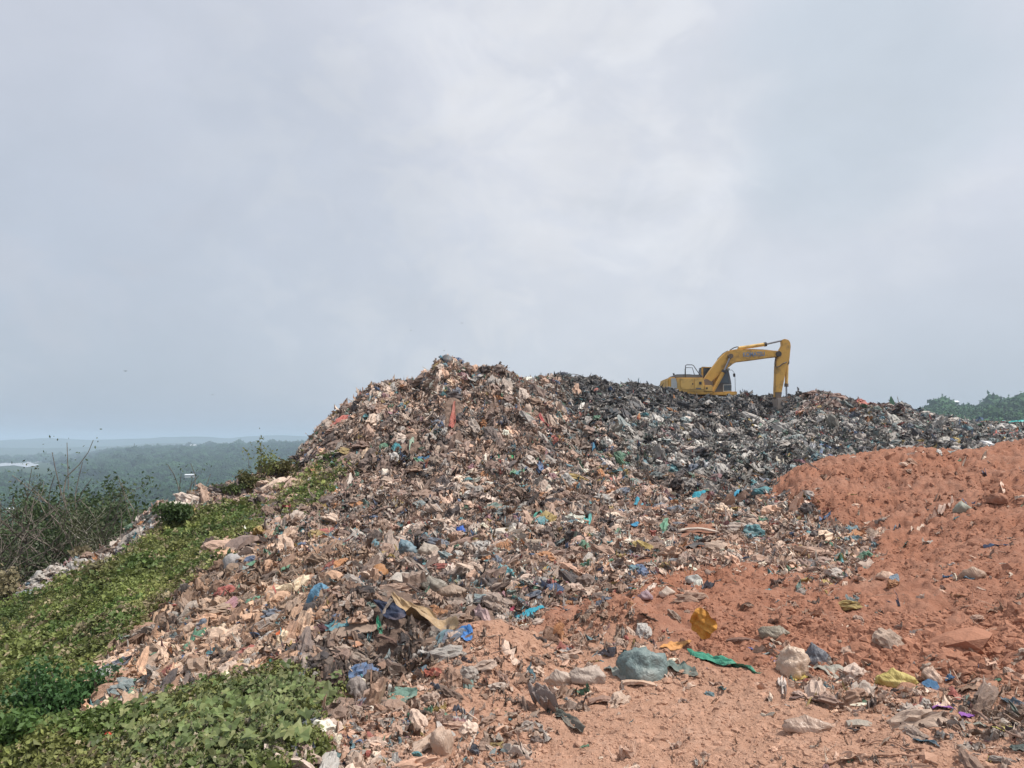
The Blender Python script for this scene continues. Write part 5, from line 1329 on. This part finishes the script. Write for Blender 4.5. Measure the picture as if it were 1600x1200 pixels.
# fallen twigs, roots and canes at the bottom right
line([(1290, 1197), (1340, 1186), (1400, 1183), (1445, 1186), (1470, 1203)], 0.006, (0.38, 0.22, 0.15), 'long brown root curving over the soil along the bottom edge')
line([(1345, 1170), (1365, 1162), (1395, 1163), (1412, 1174), (1450, 1174)], 0.0035, (0.34, 0.19, 0.13), 'thinner brown root looping above the long root')
line([(1520, 1118), (1560, 1146), (1604, 1170)], 0.006, (0.26, 0.16, 0.12), 'brown cane slanting down right by the purple scraps', 'cane', 'cane', .03)
line([(1540, 1116), (1575, 1128), (1604, 1150)], 0.004, (0.36, 0.24, 0.17), 'thin tan cane right of the brown cane', 'cane', 'cane', .03)
line([(862, 772), (880, 786), (930, 812)], 0.05, (0.06, 0.055, 0.055), 'long black pipe slanting down the foot of the slope', 'pipe', 'pipe', .05)
line([(975, 715), (1000, 725), (1030, 738)], 0.05, (0.36, 0.32, 0.28), 'long pale cane bundle slanting on the grey slope', 'bundle', 'cane_bundle', .05)
line([(850, 815), (890, 816), (925, 818)], 0.02, (0.34, 0.23, 0.17), 'thin stick lying level left of the mint green bag', 'stick', 'stick', .04)

# turquoise tarpaulin and soil platform far right, roofs in the woods
tp = hit(1590, 668) 
L = 46.5; at_ = az_of(1590, 665); c0_ = Vector((L * math.sin(at_), L * math.cos(at_), L * col_t(at_, 661)))
me = sheet(22, 14, 77, 0.10, 1.6, 0.25, 'tarpaulin', cm((0.02, 0.38, 0.36), .5, .05), True)
o = link('tarpaulin', me); o.location = c0_; o.scale = (1.9, 2.2, 1.4); o.rotation_euler = (0.15, 0, -at_); tag(o, 'turquoise tarpaulin bulging on the rubbish skyline at the right edge', 'tarpaulin')
M_roof = mat('pale_roof', (0.72, 0.74, 0.76), rough=0.5); M_wallp = mat('pale_wall', (0.5, 0.5, 0.48), rough=0.8)
def house_far(px, py, d, w, label, h=2.0):
    a = az_of(px, py); x, y = d * math.sin(a), d * math.cos(a); z = d * col_t(a, py)
    t = empty('house', (x, y, z - h), (0, 0, -a)); tag(t, label, 'house')
    prism('wall', [(-w / 2, -h), (w / 2, -h), (w / 2, h * .7), (-w / 2, h * .7)], -w * .3, w * .3, M_wallp, t, 0, zoomc=False)
    bm = bmesh.new(); W_, Dp = w * .56, w * .36
    v = [bm.verts.new(p) for p in ((-W_, -Dp, h * .7), (W_, -Dp, h * .7), (W_, Dp, h * .7), (-W_, Dp, h * .7), (-W_ * .8, 0, h * 1.15), (W_ * .8, 0, h * 1.15))]
    for f in ((0, 1, 5, 4), (2, 3, 4, 5), (1, 2, 5), (3, 0, 4), (3, 2, 1, 0)): bm.faces.new([v[k] for k in f])
    me = bpy.data.meshes.new('roof'); bm.to_mesh(me); bm.free(); link('roof', me, t, M_roof)
house_far(297, 741, 1050, 12, 'white-roofed building standing alone in the forest valley')
house_far(302, 695, 2350, 16, 'white building on the crest of the far wooded ridge', 4)
house_far(16, 794, 210, 1.6, 'white roof in the woods at the far left, the larger', .35)
house_far(36, 797, 230, 1.6, 'second white roof in the woods right of the larger one', .3)
house_far(1484, 627, 900, 16, 'grey-white building on top of the wooded hill at the right', 4)

# ------------------------------------------------------------------ rubbish: the uncountable layer
protos = [sheet(9, 9, 100 + k, 0.42, 1 + 0.5 * (k % 3), 0.8, 'scrap', M_scrap_i, k % 3 != 0, ragged=0.35) for k in range(16)]
protos += [sheet(14, 3, 200 + k, 0.24, 4.5 + 3.0 * (k % 3), 1.2, 'strip', M_scrap_i, True, ragged=0.3) for k in range(14)]
protos += [lump(3, 300 + k, 0.5, 0.42, 0.7, 'wad', M_scrap_i) for k in range(4)]
protos += [prism_stick(400 + k, 'twig', M_scrap_i, 0.02 + 0.008 * k) for k in range(4)]
protos += [sheet(4, 4, 500 + k, 0.07, 1.4, 0.15, 'zcard', M_scrap_i, ragged=0.12) for k in range(4)]
pc = proto_col('rubbish_prototypes', protos)
NP = len(protos)
PAL = {
 'brown': [(0.36, 0.24, 0.175), (0.29, 0.19, 0.14), (0.44, 0.33, 0.255), (0.22, 0.15, 0.12), (0.36, 0.27, 0.215), (0.14, 0.105, 0.09), (0.50, 0.40, 0.33), (0.31, 0.20, 0.155), (0.40, 0.25, 0.17), (0.075, 0.062, 0.06)],
 'tan': [(0.48, 0.29, 0.18), (0.42, 0.25, 0.155), (0.55, 0.37, 0.25), (0.34, 0.20, 0.13), (0.46, 0.32, 0.23), (0.2, 0.14, 0.11), (0.40, 0.28, 0.2)],
 'grey': [(0.27, 0.245, 0.22), (0.15, 0.145, 0.14), (0.40, 0.375, 0.34), (0.075, 0.075, 0.08), (0.22, 0.21, 0.185), (0.32, 0.27, 0.235), (0.05, 0.05, 0.055), (0.17, 0.2, 0.195), (0.47, 0.44, 0.40)],
 'dark': [(0.035, 0.037, 0.042), (0.06, 0.06, 0.064), (0.1, 0.1, 0.1), (0.16, 0.15, 0.145), (0.04, 0.045, 0.05), (0.22, 0.2, 0.18), (0.075, 0.09, 0.1)],
 'dusty': [(0.52, 0.33, 0.235), (0.46, 0.27, 0.18), (0.55, 0.40, 0.31), (0.38, 0.24, 0.17), (0.50, 0.36, 0.27), (0.3, 0.2, 0.15)],
 'red': [(0.30, 0.175, 0.135), (0.24, 0.15, 0.12), (0.36, 0.24, 0.19), (0.16, 0.11, 0.1), (0.30, 0.24, 0.2)],
}
ACC = np.array([(0.62, 0.60, 0.56), (0.70, 0.68, 0.64), (0.10, 0.30, 0.38), (0.07, 0.20, 0.42), (0.06, 0.36, 0.42), (0.16, 0.30, 0.27), (0.08, 0.33, 0.2), (0.5, 0.1, 0.08), (0.58, 0.24, 0.08), (0.5, 0.36, 0.09), (0.42, 0.2, 0.24), (0.13, 0.19, 0.27), (0.25, 0.36, 0.38), (0.55, 0.5, 0.45), (0.5, 0.47, 0.43)])
near_soil = gsm(gsm(soil, 14, 0), 10, 1)
def tints(i, j, seed, acc=0.165):
    g = np.random.default_rng(seed); n = len(i)
    zone = np.full(n, 'brown', dtype='<U8')
    r = g.random((6, n))
    zone[r[0] < tan[i, j]] = 'tan'
    zone[r[1] < grey[i, j]] = 'grey'
    zone[r[2] < dark[i, j] * 0.92] = 'dark'
    zone[r[3] < redtop[i, j] * 0.75] = 'red'
    zone[(r[4] < np.maximum(np.maximum(dry[i, j] * soil[i, j] * 0.9, soil[i, j] * 0.55), np.maximum(0.9 * near_soil[i, j], 0.45 * mixz[i, j])))] = 'dusty'
    out = np.zeros((n, 3))
    for z, pal in PAL.items():
        m = zone == z; pal = np.array(pal); out[m] = pal[g.integers(0, len(pal), m.sum())]
    # patches of one hue: neighbouring scraps share a tone
    xx, yy = X[i, j], Y[i, j]
    tone = 1 + 0.32 * vn(xx / 0.9, yy / 0.9, None, 91) + 0.22 * vn(xx / 3.1, yy / 3.1, None, 92)
    out *= tone[:, None] * (0.62 + 0.95 * g.random((n, 1)) ** 1.3) * np.where(zone == 'dark', 1.1, np.where((zone == 'dusty') | (zone == 'tan'), 1.10, 1.30))[:, None]
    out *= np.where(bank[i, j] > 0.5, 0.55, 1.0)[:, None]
    pale = g.random(n) < 0.06; out[pale] = out[pale] * 0.4 + np.array([0.50, 0.46, 0.41]) * 0.6 * np.where(zone[pale] == 'dark', 0.5, 1.0)[:, None]
    st = (strip[i, j] > 0.5) & (g.random(n) < 0.6); out[st] = out[st] * 0.35 + np.array([0.62, 0.60, 0.55]) * 0.6
    lum = out.mean(1, keepdims=True); out = (out * 0.90 + lum * 0.10) * np.where(zone == 'dark', 1.0, 0.95)[:, None]
    a = acc * np.where(zone == 'dark', 0.35, 1.0) * np.where(zone == 'grey', 1.35, 1.0) * (1 + 0.7 * vn(xx / 1.3, yy / 1.3, None, 97))
    m = g.random(n) < a
    out[m] = ACC[g.integers(0, len(ACC), m.sum())] * (0.6 + 0.4 * g.random((m.sum(), 1))) * 0.72 + np.array([0.30, 0.24, 0.2]) * 0.26
    return np.clip(out, 0.01, 0.8), zone
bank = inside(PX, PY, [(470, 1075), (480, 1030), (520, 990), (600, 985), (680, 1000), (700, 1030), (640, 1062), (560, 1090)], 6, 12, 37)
cover = np.clip(trash + 0.0, 0, 1) * (1 - 0.72 * mixz) * (1 - 0.5 * veg2) + soil * 0.006
band = inside(PX, PY, [(480, 1210), (540, 1100), (640, 1050), (760, 1010), (900, 1060), (930, 1110), (820, 1190), (740, 1300), (450, 1300)], 25, 25, 23)
cover += soil * 0.08 * band
band2 = inside(PX, PY, [(1180, 1010), (1300, 1040), (1500, 1060), (1640, 1080), (1640, 1180), (1480, 1160), (1350, 1110), (1210, 1090)], 20, 20, 27)
cover += soil * 0.06 * band2 + soil * mixz * 0.15
cover += soil * 0.12 * inside(PX, PY, [(820, 1030), (930, 950), (1040, 1000), (1100, 1060), (950, 1090), (830, 1080)], 20, 15, 29)
cover = np.where(inside(PX, PY, FOOTP, 18, 30, 35) > 0.5, cover * 0.3, cover)
cover = np.where(beyondL & (strip < 0.3) | far, 0, cover)
cover = np.maximum(cover, strip * np.where(fbm(X, Y, 1.2, 2, 79) > 0.0, 0.8, 0.25))
NSC = 330000
i, j, P_, nr = sample(weight_vis * cover, NSC, 11)
g = np.random.default_rng(12)
d_ = DDm[i, j]
tt, zone = tints(i, j, 13)
# real sizes: many small, few large; the far, coarse rubbish is counted by its larger pieces
size = 0.037 * np.clip(d_ / 5.0, 0.8, 12) ** 0.58 * np.exp(g.normal(0, 0.58, NSC))
size = np.clip(size, 0.012, 0.115 * np.clip(d_ / 5.0, 0.8, 12) ** 0.6)
acc_m = (tt.max(1) - tt.min(1)) > 0.12
scl = np.stack([size * (1 + 1.5 * g.random(NSC) ** 2), size * (0.5 + 0.6 * g.random(NSC)), size * (0.6 + 0.8 * g.random(NSC))], 1)
PW = np.array([3.0] * 16 + [3.6] * 14 + [1.8] * 4 + [4.0] * 4 + [1.6] * 4); NAMES_ = ['scrap'] * 16 + ['strip'] * 14 + ['wad'] * 4 + ['twig'] * 4 + ['zcard'] * 4
PW = PW[np.argsort(np.array([f'{m.name}_{k:02d}' for k, m in enumerate(protos)]), kind='stable')]
idx_ = g.choice(NP, NSC, p=PW / PW.sum())
P_ = P_ + nr * (size * 0.10)[:, None]
def uncovered(P_, slack=0.0):
    """true where a piece would not bury one of the things that lie on top"""
    ok = np.ones(len(P_), bool)
    px_, py_ = project(P_[:, 0], P_[:, 1], P_[:, 2]); dp = np.linalg.norm(P_, axis=1)
    for p, r in HERO:
        hx, hy = project(p.x, p.y, p.z); L = p.length; rp = r / L * F
        ok &= ~((np.abs(px_ - hx) < rp * 0.95) & (py_ > hy - rp * 1.2) & (py_ < hy + rp * 0.35 + 1) & (dp < L + r * 2) & (dp > L - r * 2 - 0.25))
    return ok
ok = uncovered(P_)
instancer('garbage_layer', P_[ok], eul_from_normals(nr, 0.36, 14)[ok], scl[ok], tt[ok], idx_[ok], pc)

# ------------------------------------------------------------------ the larger pieces of the rubbish, one by one
names_acc = [('white', (0.64, 0.61, 0.56)), ('blue', (0.07, 0.19, 0.36)), ('teal', (0.08, 0.26, 0.29)), ('dull red', (0.36, 0.09, 0.07)), ('orange', (0.50, 0.22, 0.07)), ('yellow', (0.50, 0.38, 0.12)),
             ('green', (0.08, 0.28, 0.17)), ('pink', (0.46, 0.25, 0.25)), ('turquoise', (0.06, 0.27, 0.33)), ('black', (0.035, 0.035, 0.04)), ('pale grey', (0.40, 0.38, 0.35))]
names_base = [('tan', (0.47, 0.31, 0.21)), ('brown', (0.30, 0.195, 0.145)), ('dark brown', (0.14, 0.10, 0.085)), ('beige', (0.50, 0.40, 0.32)), ('grey-brown', (0.30, 0.25, 0.215))]
names_grey = [('grey', (0.24, 0.23, 0.21)), ('dark grey', (0.09, 0.09, 0.095)), ('pale grey', (0.42, 0.40, 0.37)), ('grey-brown', (0.28, 0.24, 0.21))]
def zone_name(i, j):
    if soil[i, j] > 0.5: return 'on the dusty red soil' if dry[i, j] > .4 else 'on the red soil mound'
    if dark[i, j] > 0.5: return 'on the dark ridge under the excavator'
    if grey[i, j] > 0.5: return 'on the grey slope right of the heap'
    if mixz[i, j] > 0.5: return 'on the flat where soil and rubbish mix'
    if tan[i, j] > 0.5: return 'on the tan slope beside the vines'
    if DDm[i, j] > 15: return 'on the steep brown heap'
    return 'on the brown rubbish in front of the heap'
def by_landmark(p):
    x, y = project(p[0], p[1], p[2])
    best = min(LAND, key=lambda l: (l[0] - x) ** 2 + (1.4 * (l[1] - y)) ** 2)
    dx, dy = x - best[0], y - best[1]; dist = math.hypot(dx, dy)
    how = 'close ' if dist < 22 else ('' if dist < 50 else 'well ')
    if abs(dx) > 2 * abs(dy): rel = 'left of' if dx < 0 else 'right of'
    elif abs(dy) > 2 * abs(dx): rel = 'above' if dy < 0 else 'below'
    else: rel = ('above' if dy < 0 else 'below') + ' and ' + ('left of' if dx < 0 else 'right of')
    return f'{how}{rel} the {best[2]}'
def individuals(name, noun, cat, meshes, n, seed, size_m, pacc, tiltv, w_mask, squash=1.0, sinkf=0.06):
    i, j, P_, nr = sample(weight_vis * w_mask * inframe * ~hidden, n, seed)
    g = np.random.default_rng(seed + 1); e = eul_from_normals(nr, tiltv, seed + 2)
    ok = uncovered(P_)
    for k in range(n):
        if not ok[k]: continue
        a, b = int(i[k]), int(j[k]); d = DDm[a, b]
        if g.random() < (pacc if d > 7 else pacc * 0.5): cn, c = names_acc[g.integers(0, len(names_acc))]
        elif grey[a, b] > 0.5: cn, c = names_grey[g.integers(0, len(names_grey))]
        else: cn, c = names_base[g.integers(0, len(names_base))]
        s = size_m * (d / 6.5) ** (1.3 if d < 6.5 else 0.55) * math.exp(g.normal(0, 0.3))
        if d < 6.2: s = min(s, size_m * 0.8)
        o = bpy.data.objects.new(name, meshes[k % len(meshes)]); COL.objects.link(o)
        o.location = Vector(P_[k]) + Vector(nr[k]) * s * sinkf
        o.rotation_euler = e[k]; o.scale = (s * (0.9 + .4 * g.random()), s * (0.7 + .4 * g.random()), s * squash * (0.7 + .5 * g.random()))
        f_ = 0.6 + 0.5 * g.random(); dm = (0.26, 0.2, 0.165); o.color = (*[c[q] * f_ * 0.8 + dm[q] * 0.17 for q in range(3)], 1)
        z = zone_name(a, b)
        sz_ = 'small ' if s < 0.8 * size_m * max(0.75, d / 6) ** .6 else ('large ' if s > 1.25 * size_m * max(0.75, d / 6) ** .6 else '')
        tag(o, f'{sz_}{cn} {noun} {by_landmark(P_[k])}', cat, f'{cn} {noun}s {z}')
tm = (1 - nearpatch) * cover * (trash > 0.4) + soil * 0.008 * (1 + 12 * band + 8 * band2)
individuals('plastic_scrap', 'crumpled plastic scrap', 'plastic scrap', [sheet(12, 10, 1200 + k, 0.20, 1.2, 0.35, 'plastic_scrap', M_scrap_o, True) for k in range(10)], 290, 71, 0.078, 0.28, 0.26, tm)
individuals('rag', 'torn rag strip', 'rag', [sheet(20, 6, 1300 + k, 0.2, 2.8, 0.8, 'rag', M_scrap_o, True) for k in range(10)], 260, 72, 0.125, 0.3, 0.24, tm)
individuals('crumpled_bag', 'balled up bag', 'bag', [lump(3, 1400 + k, 0.45, 0.34, 0.75, 'crumpled_bag', M_scrap_o, True, 0.4 * (k % 2), 0.1) for k in range(10)], 200, 73, 0.062, 0.45, 0.4, tm)
individuals('cardboard_piece', 'flat cardboard piece', 'cardboard', [sheet(6, 5, 1500 + k, 0.05, 1.4, 0.2, 'cardboard_piece', M_scrap_o, False, 0.1) for k in range(8)], 160, 74, 0.075, 0.1, 0.2, tm)
individuals('stick', 'thin stick', 'stick', [prism_stick(1600 + k, 'stick', M_scrap_o, 0.018 + .004 * k, 7, .06, 5) for k in range(6)], 150, 75, 0.24, 0.0, 0.3, tm + 0.05 * soil * band2)
# the largest soil clods
cl = [lump(3, 1700 + k, 0.42, 0.16, 0.8, 'soil_clod', M_soil_o) for k in range(8)]
i, j, P_, nr = sample(weight_vis * soil * (0.04 + 1.5 * rough_z + 0.05 * (DDm > 12)) * inframe * ~hidden, 290, 81)
g = np.random.default_rng(82); e = eul_from_normals(nr, .4, 83)
for k in range(290):
    a, b = int(i[k]), int(j[k]); d = DDm[a, b]; s = 0.045 * (d / 6) ** .8 * math.exp(g.normal(0, .42))
    o = bpy.data.objects.new('soil_clod', cl[k % 8]); COL.objects.link(o); o.location = Vector(P_[k]) - Vector((0, 0, s * .15)); o.rotation_euler = e[k]; o.scale = (s * 1.2, s, s * .9)
    dr = float(dry[a, b]); c = (np.array([0.345, 0.17, 0.112]) * (1 - dr) + np.array([0.44, 0.265, 0.187]) * dr) * (0.88 + .2 * g.random()); o.color = (*c, 1)
    z = 'among the rough clods in front of the mound' if rough_z[a, b] > .5 else ('on the pale dry soil in the foreground' if dr > .5 else 'on the red soil mound')
    sz_ = 'small ' if s < 0.036 * (d / 6) ** .8 else ('large ' if s > 0.06 * (d / 6) ** .8 else '')
    tag(o, f'{sz_}red-brown earth clod {by_landmark(P_[k])}', 'clod', f'clods of earth {z}')
